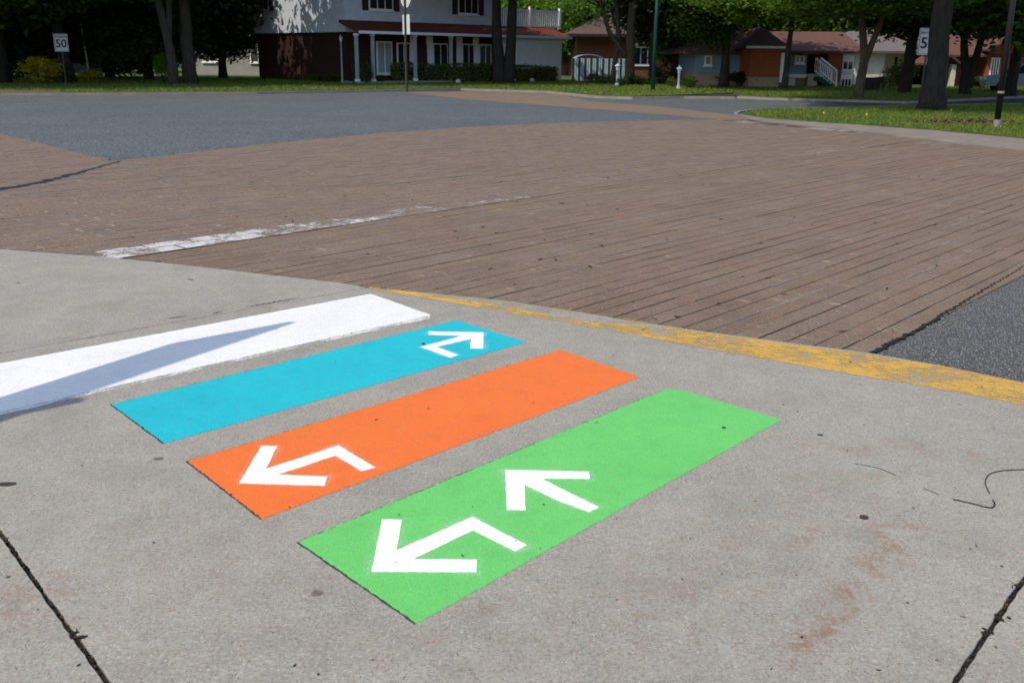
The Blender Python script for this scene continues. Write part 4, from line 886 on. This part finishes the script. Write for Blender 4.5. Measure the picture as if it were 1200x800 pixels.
# trees of the background: crowns close the view and shade the gardens
bg = [(-330, 52, 7.2, 1.2, 'leaf_dark'), (-230, 46, 7.5, 1.25, 'leaf'), (-120, 52, 7.0, 1.2, 'leaf_dark'), (-60, 44, 8.2, 1.25, 'leaf'), (40, 60, 5.0, 1.1, 'leaf_dark'), (130, 63, 5.2, 1.1, 'leaf_dark'), (175, 58, 5.6, 1.0, 'leaf_dark'), (262, 63, 6.0, .95, 'leaf_dark'), (20, 78, 5, 1.3, 'leaf_dark'), (110, 82, 5.5, 1.3, 'leaf'), (200, 84, 6, 1.3, 'leaf_dark'), (290, 90, 7, 1.3, 'leaf'), (620, 92, 5.0, 1.1, 'leaf_bright'), (668, 84, 4.2, .75, 'leaf_bright'), (680, 98, 6.5, 1.4, 'leaf'), (560, 100, 8, 1.5, 'leaf'), (760, 100, 7, 1.4, 'leaf'), (805, 70, 5.2, .95, 'leaf_dark'), (840, 88, 6.5, 1.3, 'leaf'), (900, 82, 6.5, 1.3, 'leaf'), (960, 84, 6.5, 1.3, 'leaf_dark'), (1020, 80, 6.0, 1.2, 'leaf'), (1080, 76, 6.0, 1.2, 'leaf_dark'), (1140, 80, 6, 1.3, 'leaf'), (1210, 78, 6, 1.3, 'leaf_dark'), (1290, 60, 6, 1.2, 'leaf_dark'), (1240, 40, 7, 1.1, 'leaf'), (1400, 55, 6.5, 1.3, 'leaf'), (790, 63, 7.6, 1.0, 'leaf_dark'), (450, 95, 8, 1.4, 'leaf'), (370, 95, 8, 1.4, 'leaf_dark'), (1060, 47, 7.4, 1.0, 'leaf_dark')]
bg_labels = ['farthest dark green tree down the street past the brown verge', 'mid green tree two trees past the brown verge', 'dark green tree next but one past the brown verge', 'mid green tree standing nearest past the brown verge', 'dark leafy tree behind the olive yellow shrub', 'dark leafy tree behind the big blue-green shrub', 'dark leafy tree left of the forked brown trunk', 'dark leafy tree before the grey sided house', 'distant dark tree behind the left speed limit sign', 'distant mid green tree behind the birch', 'distant dark tree behind the forked brown trunk', 'distant mid green tree behind the grey sided house', 'bright green tree behind the white balcony rail', 'low bright green tree at the left end of the brown hipped roof', 'mid green tree behind the left end of the brown hipped roof', 'mid green tree behind the white house ridge end', 'mid green tree behind the right end of the brown hipped roof', 'dark leafy tree between the brown house and the blue siding', 'mid green tree behind the blue siding wall', 'mid green tree behind the orange brick wing', 'dark green tree behind the porch stair', 'mid green tree behind the cream stucco house', 'dark green tree behind the dark hedge shrub', 'mid green tree behind the carport', 'dark green tree behind the brick bungalow gable', 'dark green tree past the brick bungalow', 'mid green tree on the lawn past the black lamp post', 'mid green tree past the grey blue car', 'dark overhanging tree beside the green lamp pole', 'mid green tree behind the white house upper floor', 'dark green tree behind the white house side wall', 'dark trunk tree between the massive trunk and the cream house']
for i, (px, Y, z, s, lf) in enumerate(bg):
    tree(bg_labels[i], base_at(px, Y), [straight(max(z - .5, 3.5), .28, (ru(-.4, .4), 0))], 'bark_dark', lf, [(0, 0, z, s, s, 1.05 * s, i), (ru(-1, 1), ru(-1, 1), max(z - 3.2, 2.2), s * .72, s * .72, s * .5, i + 1)], group='leafy trees of the background', limbs=3)

# ------------------------------------------------------------------ shrubs and hedges
def bush(label, px, Y, rx, rz, leaf, me, group='round shrubs by the houses', stems=4, py=None, name='shrub'):
    b = base_at(px, Y); t = empty(name, (b[0], b[1], .06), label, 'shrub', group)
    leaf_obj('foliage', me, leaf, t, (0, 0, rz * .86), (rx, rx, rz), ru(0, 6.28))
    mb = MB()
    for i in range(stems):
        a = ru(0, 6.28); mb.tube([(0, 0, 0), (math.cos(a) * rx * .2, math.sin(a) * rx * .2, rz * .5), (math.cos(a) * rx * .5, math.sin(a) * rx * .5, rz)], [.03, .02, .008], 5)
    mb.build('stem', 'bark_dark', t, False, (0, 0, 0)); return t
bush('olive yellow spreading shrub beside the brown verge', 51, 49, 1.05, .80, 'leaf_gold', BUSHM[0]); bush('low dark green shrub right of the olive shrub', 68, 50, .6, .4, 'leaf', BUSHM[1])
bush('bright golden shrub under the birch', 107, 51, .7, .42, 'leaf_gold', BUSHM[1]); bush('bright green sapling shrub beside the forked trunk', 192, 52, .45, .95, 'leaf_bright', BUSHM[0]); bush('big dark blue-green shrub behind the birch', 128, 60, 1.9, 2.1, 'leaf_dark', BUSHM[1])
bush('dark clipped ball shrub beside the blue lamp post', 707.5, 56, .44, .40, 'leaf_dark', FINE, group='clipped ball shrubs'); bush('dark clipped ball shrub right of the blue lamp post', 728, 54, .34, .34, 'leaf_dark', FINE, group='clipped ball shrubs')
bush('green clipped ball shrub left of the white lamp post', 787, 53, .32, .34, 'leaf_hedge', FINE, group='clipped ball shrubs'); bush('wide green shrub right of the white lamp post', 809, 52, .46, .38, 'leaf', FINE, group='clipped ball shrubs')
bush('dark cone shrub on the porch corner', 429.5, 54.5, .38, .72, 'leaf_dark', FINE); bush('small flowering shrub below the brick side wall', 367, 58, .45, .28, 'leaf', BUSHM[0]); bush('low leafy shrub under the white garden lamp', 391, 56.5, .55, .32, 'leaf', BUSHM[1]); bush('small dark porch shrub beside the window', 446, 55.5, .35, .3, 'leaf_dark', BUSHM[0])
bush('low green plants under the multi-stemmed tree', 750, 57, .9, .32, 'leaf', BUSHM[1]); bush('pale green plants before the blue fence', 695, 60, .6, .35, 'leaf', BUSHM[0]); bush('dark spreading shrub beside the driveway', 772, 60, .9, .6, 'leaf_dark', BUSHM[1])
bush('tall square dark hedge shrub before the cream house', 1057, 52, .95, .9, 'leaf_hedge', BUSHM[1]); bush('low green shrubs beside the dark bins', 1036, 55, 1.0, .4, 'leaf', BUSHM[0]); bush('low shrub under the carport house window', 1150, 56, 1.3, .4, 'leaf_dark', BUSHM[1])
bush('small shrub left of the orange brick wing', 868, 56, 1.2, .5, 'leaf_dark', BUSHM[0])
def hedge(label, px0, px1, Y0, Y1, w, h):
    a = Vector((at(px0, 90, Y0).x, Y0)); b = Vector((at(px1, 90, Y1).x, Y1)); d = (b - a).normalized(); n_ = Vector((-d.y, d.x)); Lh = (b - a).length
    t = empty('hedge', ((a.x + b.x) / 2, (a.y + b.y) / 2, .06), label, 'hedge', 'clipped hedges before the white house'); rs = random.Random(int(px0)); vs = []; fs = []
    N = int(Lh * 700)
    for i in range(N):
        u = rs.random() * Lh; s = rs.choice('tffbe'); r = rs.random()
        if s == 't': v, z = (rs.random() - .5) * w, h
        elif s == 'f': v, z = -w / 2, rs.random() * h
        elif s == 'b': v, z = w / 2, rs.random() * h
        else: u = rs.choice((0, Lh)); v, z = (rs.random() - .5) * w, rs.random() * h
        q = a + d * u + n_ * v; p = Vector((q.x, q.y, .06 + z)) + Vector((rs.gauss(0, .05), rs.gauss(0, .05), rs.gauss(0, .04) + .05 * math.sin(u * 1.7)))
        nr = Vector((rs.gauss(0, 1), rs.gauss(0, 1), rs.gauss(.4, 1))).normalized(); e = nr.orthogonal().normalized(); f = nr.cross(e); sz = rs.uniform(.03, .065); o = len(vs); vs += [p - e * sz, p - f * sz, p + e * sz, p + f * sz]; fs.append((o, o + 1, o + 2, o + 3))
    mb = MB(); mb.v = [tuple(x) for x in vs]; mb.f = fs; mb.build('foliage', 'leaf_hedge', t)
    MB().prism([tuple(a + d * .1 - n_ * (w / 2 - .12)), tuple(b - d * .1 - n_ * (w / 2 - .12)), tuple(b - d * .1 + n_ * (w / 2 - .12)), tuple(a + d * .1 + n_ * (w / 2 - .12))], .06, h - .08).build('branches', 'bark_dark', t)
hedge('long low clipped hedge along the white porch', 463, 578, 57.5, 61, .9, 1.02); hedge('shorter clipped hedge in front of the white garage', 601, 648, 61.5, 63.5, .9, .92)

# ------------------------------------------------------------------ signs, lamp posts, street furniture
def text(body, size, parent, loc, rot, mat, name='lettering'):
    cu = bpy.data.curves.new(name, 'FONT'); cu.body = body; cu.size = size; cu.align_x = 'CENTER'; cu.align_y = 'CENTER'; cu.extrude = .002; cu.offset = size * .02
    o = bpy.data.objects.new(name, cu); col.objects.link(o); dg = bpy.context.evaluated_depsgraph_get(); me = bpy.data.meshes.new_from_object(o.evaluated_get(dg)); bpy.data.objects.remove(o)
    me.materials.clear(); me.materials.append(MT[mat]); q = bpy.data.objects.new(name, me); col.objects.link(q); q.parent = parent; q.location = loc; q.rotation_euler = rot; return q
def speed_sign(label, px, Y, zc, w, h, rz, lean=0):
    b = base_at(px, Y); t = empty('speed_limit_sign', (b[0], b[1], 0), label, 'road sign', 'speed limit signs', rz)
    MB().tube([(0, .04, 0), (0, .04, zc + h * .5)], .035, 8).build('post', 'sign_post', t, False, (0, 0, 0))
    pl = MB(); pl.prism([(-w / 2, -h / 2), (w / 2, -h / 2), (w / 2, h / 2), (-w / 2, h / 2)], 0, .012); pl.v = [(x, -z, y) for x, y, z in pl.v]; p = pl.build('plate', 'sign_white', t, False, (0, 0, zc))
    bd = MB()
    for x0, x1, y0, y1 in ((-w * .46, w * .46, h * .45, h * .465), (-w * .46, w * .46, -h * .465, -h * .45), (-w * .46, -w * .435, -h * .45, h * .45), (w * .435, w * .46, -h * .45, h * .45)): bd.box(((x0 + x1) / 2, -.014, (y0 + y1) / 2), ((x1 - x0) / 2, .001, (y1 - y0) / 2))
    bd.build('border', 'sign_black', p, False, (0, 0, 0))
    text('MAXIMUM', w * .175, p, (0, -.0145, h * .33), (R(90), 0, 0), 'sign_black'); text('50', w * .80, p, (0, -.0145, -h * .07), (R(90), 0, 0), 'sign_black', 'number'); return t
speed_sign('white speed limit sign reading maximum 50 before dark trees', 77.5, 47.5, at(77, 50.3, 47.5).z, .64, .80, R(6))
speed_sign('white speed limit sign half hidden by the massive trunk', 1081, 36, at(1081, 49, 36).z, .66, .92, R(-6))
# sign seen from behind at the corner
bs = base_at(476.5, 45); t = empty('street_sign', (bs[0], bs[1], 0), 'tall brown post carrying sign backs before the white house', 'road sign', rz=R(-52))
MB().box((0, 0, 2.4), (.045, .035, 2.4)).build('post', 'sign_post', t, False, (0, 0, 0))
oc = [(math.cos(R(22.5 + 45 * k)) * .43, math.sin(R(22.5 + 45 * k)) * .43) for k in range(8)]; mb = MB(); mb.prism(oc, .045, .057); mb.v = [(x, z, y) for x, y, z in mb.v]; mb.build('octagon_plate', 'sign_back', t, False, (0, 0, at(477, -2, 45).z))
mb = MB().box((0, .05, at(477, 29, 45).z), (.30, .006, .42)); mb.build('lower_plate', 'sign_back', t, False, (0, 0, 0))
# lamp posts
def lamp(label, px, Y, h, mat, globe='lamp_glass', r=.055):
    b = base_at(px, Y); t = empty('garden_lamp', (b[0], b[1], .05), label, 'lamp post', 'white garden lamp posts')
    MB().lathe((0, 0, 0), [(r * 2, 0), (r * 2, .12), (r * 1.2, .2), (r, .3), (r * .9, h - .3), (r * 1.5, h - .27), (r, h - .24)], 12).build('post', mat, t, True, (0, 0, 0))
    ln = MB().lathe((0, 0, h - .24), [(r * 1.1, 0), (r * 1.9, .16), (r * 1.9, .17), (r * .1, .17)], 8).build('lantern', globe, t, False, (0, 0, 0)); MB().lathe((0, 0, h - .07), [(r * 2.5, 0), (r * 1.2, .07), (r * .4, .1), (r * .4, .15), (r * .05, .17)], 8).build('lantern_cap', mat, ln, False, (0, 0, 0)); return t
lamp('white garden lamp post at the corner of the white house', 401.5, 55.5, at(401, 44, 55.5).z, 'porch_white', r=.05); lamp('pale blue garden lamp post between clipped ball shrubs', 723, 55, at(723, 77, 55).z, 'fence_white', r=.07); lamp('bright white garden lamp post beside the driveway', 795, 49.5, at(795, 80, 49.5).z, 'white_trim', r=.06)  # middle post is white; its shade is put into a bluish colour
def street_lamp(label, px, py, mat, h, r, lean, collar=None):
    b = gp(px, py); t = empty('street_lamp', (b.x, b.y, 0), label, 'lamp post'); top = Vector((lean, 0, h))
    MB().tube([(0, 0, 0), top * .5, top], [r, r * .9, r * .75], 12).build('pole', mat, t, True, (0, 0, 0)); MB().lathe((0, 0, 0), [(r * 1.9, 0), (r * 1.9, .05), (r * 1.3, .08)], 12).build('foot', collar or mat, t, False, (0, 0, 0))
    if collar: MB().lathe((0, 0, .08), [(r * 1.22, 0), (r * 1.22, .14)], 12).build('collar', collar, t, False, (0, 0, 0)); MB().lathe((lean * .14, 0, h * .14), [(r * 1.06, 0), (r * 1.06, .05)], 12).build('band', collar, t, False, (0, 0, 0))
    ar = MB().tube([top * .97, top + Vector((.3, -.2, .25)), top + Vector((1.0, -.6, .3))], [r * .5, r * .4, r * .35], 8).build('arm', mat, t, True, (0, 0, 0)); MB().box(top + Vector((1.25, -.75, .28)), (.32, .16, .06)).build('lamp_head', mat, ar, False, (0, 0, 0)); return t
street_lamp('tall dark green lamp pole beside the far kerb', 765, 107.5, 'green_metal', 8, .10, .0); street_lamp('black lamp post with white foot on the sunlit lawn', 1167.5, 151, 'black_metal', 6, .075, -.12, 'kerb')
# white stones on the lawn before the hedges
for px, Y, w in ((537, 56.5, 'before the long hedge'), (601.5, 60, 'beside the two dark trunks'), (623.5, 61, 'before the short hedge')):
    b = base_at(px, Y); mb = MB(); rs = random.Random(int(px)); rings = []
    for i in range(7):
        a = -math.pi / 2 + math.pi * i / 6; rings.append((max(.16 * math.cos(a) * (.9 + .2 * rs.random()), .01), .12 + .14 * math.sin(a)))
    mb.lathe((0, 0, 0), rings, 11); o = mb.build('garden_stone', 'stone', None, False, (b[0], b[1], .06)); tag(o, 'round white garden stone %s' % w, 'stone', 'white garden stones')
# porch chair
b = base_at(419, 54.8); t = empty('porch_chair', (b[0], b[1], .06), 'dark garden chair at the corner of the white porch', 'chair', rz=R(20))
MB().box((0, 0, .42), (.26, .26, .03)).build('seat', 'black_metal', t, False, (0, 0, 0)); MB().box((0, .27, .75), (.26, .03, .33)).build('backrest', 'black_metal', t, False, (0, 0, 0))
for x in (-.23, .23):
    for y in (-.23, .23): MB().box((x, y, .2), (.025, .025, .2)).build('leg', 'black_metal', t, False, (0, 0, 0))
for x in (-.27, .27): MB().box((x, 0, .62), (.03, .26, .02)).build('armrest', 'black_metal', t, False, (0, 0, 0))
# blue fence, tarp shelter
fa, fb = Vector(base_at(671, 66)), Vector(base_at(731, 67)); d = (fb - fa); t = empty('picket_fence', (fa.x, fa.y, .05), 'pale blue picket fence beside the white garage', 'fence'); nP = 26
for i in range(nP + 1):
    q = fa.lerp(fb, i / nP); MB().box((0, 0, .72), (.07, .015, .72)).build('picket', 'fence_white' if i % 3 else 'fence_green', t, False, (q.x - fa.x, q.y - fa.y, 0))
for z in (.3, 1.15): MB().tube([(0, .04, z), (d.x, d.y + .04, z)], .04, 5).build('rail', 'fence_green', t, False, (0, 0, 0))
b = base_at(688, 69); t = empty('tarp_shelter', (b[0], b[1], 0), 'low shelter with curved blue tarp behind the picket fence', 'shelter'); mb = MB(); n = 9
pts = [(1.0 * math.cos(math.pi * i / (n - 1)), 1.35 + .38 * math.sin(math.pi * i / (n - 1))) for i in range(n)]
mb.add([(x * 1.0, y, z) for y in (-1.2, 1.6) for x, z in pts], [(i, i + 1, n + i + 1, n + i) for i in range(n - 1)] + [(n + i, n + i + 1, i + 1, i) for i in range(0)]); tp = mb.build('tarp', 'blue_tarp', t, True, (0, 0, 0)); sm = tp.modifiers.new('thickness', 'SOLIDIFY'); sm.thickness = .03
for x in (-.97, .97):
    for y in (-1.15, 1.55): MB().tube([(x, y, 0), (x, y, 1.36)], .03, 6).build('pole', 'sign_back', t, False, (0, 0, 0))
# bins
for i, (px, w) in enumerate(((1016, 'left'), (1025.5, 'right'))):
    b = base_at(px, 50); t = empty('waste_bin', (b[0], b[1], .06), 'dark wheeled bin before the cream stucco wall', 'bin', 'dark bins before the cream house')
    mb = MB(); mb.add([(-.17, -.2, .06), (.17, -.2, .06), (.17, .2, .06), (-.17, .2, .06), (-.21, -.26, .6), (.21, -.26, .6), (.21, .26, .6), (-.21, .26, .6)], [(3, 2, 1, 0), (4, 5, 6, 7), (0, 1, 5, 4), (1, 2, 6, 5), (2, 3, 7, 6), (3, 0, 4, 7)]); mb.build('body', 'bin', t, False, (0, 0, 0))
    MB().box((0, -.01, .63), (.23, .29, .03)).build('lid', 'bin', t, False, (0, 0, 0))
    for x in (-.19, .19): mb = MB(); mb.tube([(x - .02, .2, .07), (x + .02, .2, .07)], .07, 10); mb.build('wheel', 'tyre', t, False, (0, 0, 0))
# parked cars
def car(label, px, Y, rz, mat):
    b = base_at(px, Y); t = empty('parked_car', (b[0], b[1], .03), label, 'car', 'cars parked by the houses', rz)
    prof = [(-2.15, .35), (-2.2, .62), (-2.05, .80), (-1.2, .92), (-.55, 1.40), (.75, 1.43), (1.55, .98), (2.1, .90), (2.2, .6), (2.15, .35)]
    mb = MB(); n = len(prof); mb.add([(x, -.80 if z < 1 else -.62, z) for x, z in prof] + [(x, .80 if z < 1 else .62, z) for x, z in prof], [tuple(range(n)), tuple(range(n, 2 * n))[::-1]] + [(i, n + i, n + (i + 1) % n, (i + 1) % n) for i in range(n)]); mb.build('body', mat, t, False, (0, 0, 0))
    for s in (-1, 1):
        for a, b2 in ((-1.0, .0), (.08, 1.15)): mb = MB(); mb.add([(a + .0, s * .80, .95), (b2, s * .80, .95), (b2 - (.4 if b2 > 1 else .0), s * .655, 1.34), (a + (.45 if a < -.5 else 0), s * .655, 1.34)], [(0, 1, 2, 3)]); mb.build('side_window', 'glass', t, False, (0, 0, 0))
        for x in (-1.35, 1.35):
            w = MB().tube([(x, s * .66, .32), (x, s * .84, .32)], .32, 16).build('wheel', 'tyre', t, False, (0, 0, 0)); MB().tube([(x, s * .83, .32), (x, s * .855, .32)], .2, 12).build('rim', 'rim', w, False, (0, 0, 0))
        MB().box((-2.16, s * .58, .68), (.04, .16, .07)).build('headlight', 'lamp_glass', t, False, (0, 0, 0)); MB().box((2.16, s * .6, .72), (.04, .14, .08)).build('taillight', 'red', t, False, (0, 0, 0))
    for a, b2, x0, x1 in ((.93, 1.38, -1.21, -.60), (.99, 1.40, 1.56, .80)): mb = MB(); mb.add([(x0 * 1.01, -.7, a + .01), (x0 * 1.01, .7, a + .01), (x1 * 1.02, .58, b2 + .01), (x1 * 1.02, -.58, b2 + .01)], [(0, 1, 2, 3)]); mb.build('windscreen', 'glass', t, False, (0, 0, 0))
    return t
car('dark blue car parked behind the golden shrub', 84, 62, R(8), 'car_blue'); car('grey blue car parked beyond the black lamp post', 1206, 50, R(-15), 'car_grey')

# ------------------------------------------------------------------ unseen panel, guessed and added past the left edge to shadow the white stripe
sT, sB = gp(345, 377, ZW), gp(205, 403, ZW); uu = (gp(0, 493, ZW) - sT).normalized(); k = 1 / math.tan(SUN_EL); zb = 2.1
Lsh = (sT - sB).dot(SH); hgt = Lsh / k; P0 = sB - SH * (zb * k)
t = empty('notice_board', (*(P0 + uu * 2.2), 0), 'tall blue notice board on two posts beside the sidewalk', 'sign')
nrm = Vector((-uu.y, uu.x, 0)); u3 = Vector((uu.x, uu.y, 0))
MB().box(Vector((*(P0 + uu * 1.6), zb + hgt / 2)), (1.6, .02, hgt / 2), (u3, nrm, Vector((0, 0, 1)))).build('panel', 'board', t)
for s in (1.6, 2.9): MB().tube([(*(P0 + uu * s + Vector((nrm.x, nrm.y)) * .06), 0), (*(P0 + uu * s + Vector((nrm.x, nrm.y)) * .06), zb + hgt)], .045, 10).build('post', 'sign_back', t)

# ------------------------------------------------------------------ grass
def inside(poly, x, y):
    ins = False; n = len(poly); j = n - 1
    for i in range(n):
        if (poly[i][1] > y) != (poly[j][1] > y) and x < (poly[j][0] - poly[i][0]) * (y - poly[i][1]) / (poly[j][1] - poly[i][1]) + poly[i][0]: ins = not ins
        j = i
    return ins
def grass(label, poly, z, n, h, w, ylim, seed):
    rs = random.Random(seed); P = [tuple(p) for p in poly]; xs = [p[0] for p in P]; vs = []; fs = []; cnt = 0
    y0 = min(p[1] for p in P); x0, x1 = max(min(xs), -32), min(max(xs), 34)
    while cnt < n:
        x = rs.uniform(x0, x1); y = y0 + (ylim - y0) * rs.random() ** 1.3
        if abs(x) > y * .62 + 1: cnt += .2; continue
        if not inside(P, x, y): cnt += .05; continue
        cnt += 1; a = rs.uniform(0, 6.28); hh = h * rs.uniform(.5, 1.3) * (1 + .5 * noise.noise(Vector((x * .7, y * .7, 0)))); ww = w * rs.uniform(.6, 1.3); lx, ly = rs.gauss(0, .5) * hh, rs.gauss(0, .5) * hh; o = len(vs)
        vs += [(x - math.cos(a) * ww, y - math.sin(a) * ww, z), (x + math.cos(a) * ww, y + math.sin(a) * ww, z), (x + lx, y + ly, z + hh)]; fs.append((o, o + 1, o + 2))
    mb = MB(); mb.v = vs; mb.f = fs; tag(mb.build('grass', 'grass'), label, 'grass', kind='stuff')
grass('short green grass on the sunlit lawn around the massive trunk', lawnR, .03, 90000, .07, .012, 40, 1)
grass('shaded green grass before the white house', lawnF, .07, 60000, .09, .022, 64, 2)
grass('green grass strip before the blue and cream houses', lawnF2, .07, 30000, .09, .02, 60, 3)
for px, py in ((965, 138), (1015, 140), (1114, 134.5)):
    c = gp(px, py); o = MB().lathe((0, 0, 0), [(.006, 0), (.006, .09), (.03, .10), (.03, .115), (.01, .13)], 9).build('dandelion', 'dandelion', None, False, (c.x, c.y, .03)); tag(o, 'yellow dandelion flower in the sunlit lawn', 'flower', 'dandelions in the lawn')
mb = MB(); rs = random.Random(5)
for i in range(500):
    c = gp(1130 + rs.gauss(0, 28), 145.5 + rs.gauss(0, 1.2)); s = rs.uniform(.02, .05); p = Vector((c.x, c.y, .06 + rs.random() * .05)); n_ = Vector((rs.gauss(0, 1), rs.gauss(0, 1), 1.2)).normalized(); e = n_.orthogonal().normalized(); f = n_.cross(e); mb.add([p - e * s, p - f * s, p + e * s, p + f * s], [(0, 1, 2, 3)])
tag(mb.build('dead_leaves', 'leaf_litter'), 'patch of brown dead leaves on the sunlit lawn', 'leaves', kind='stuff')
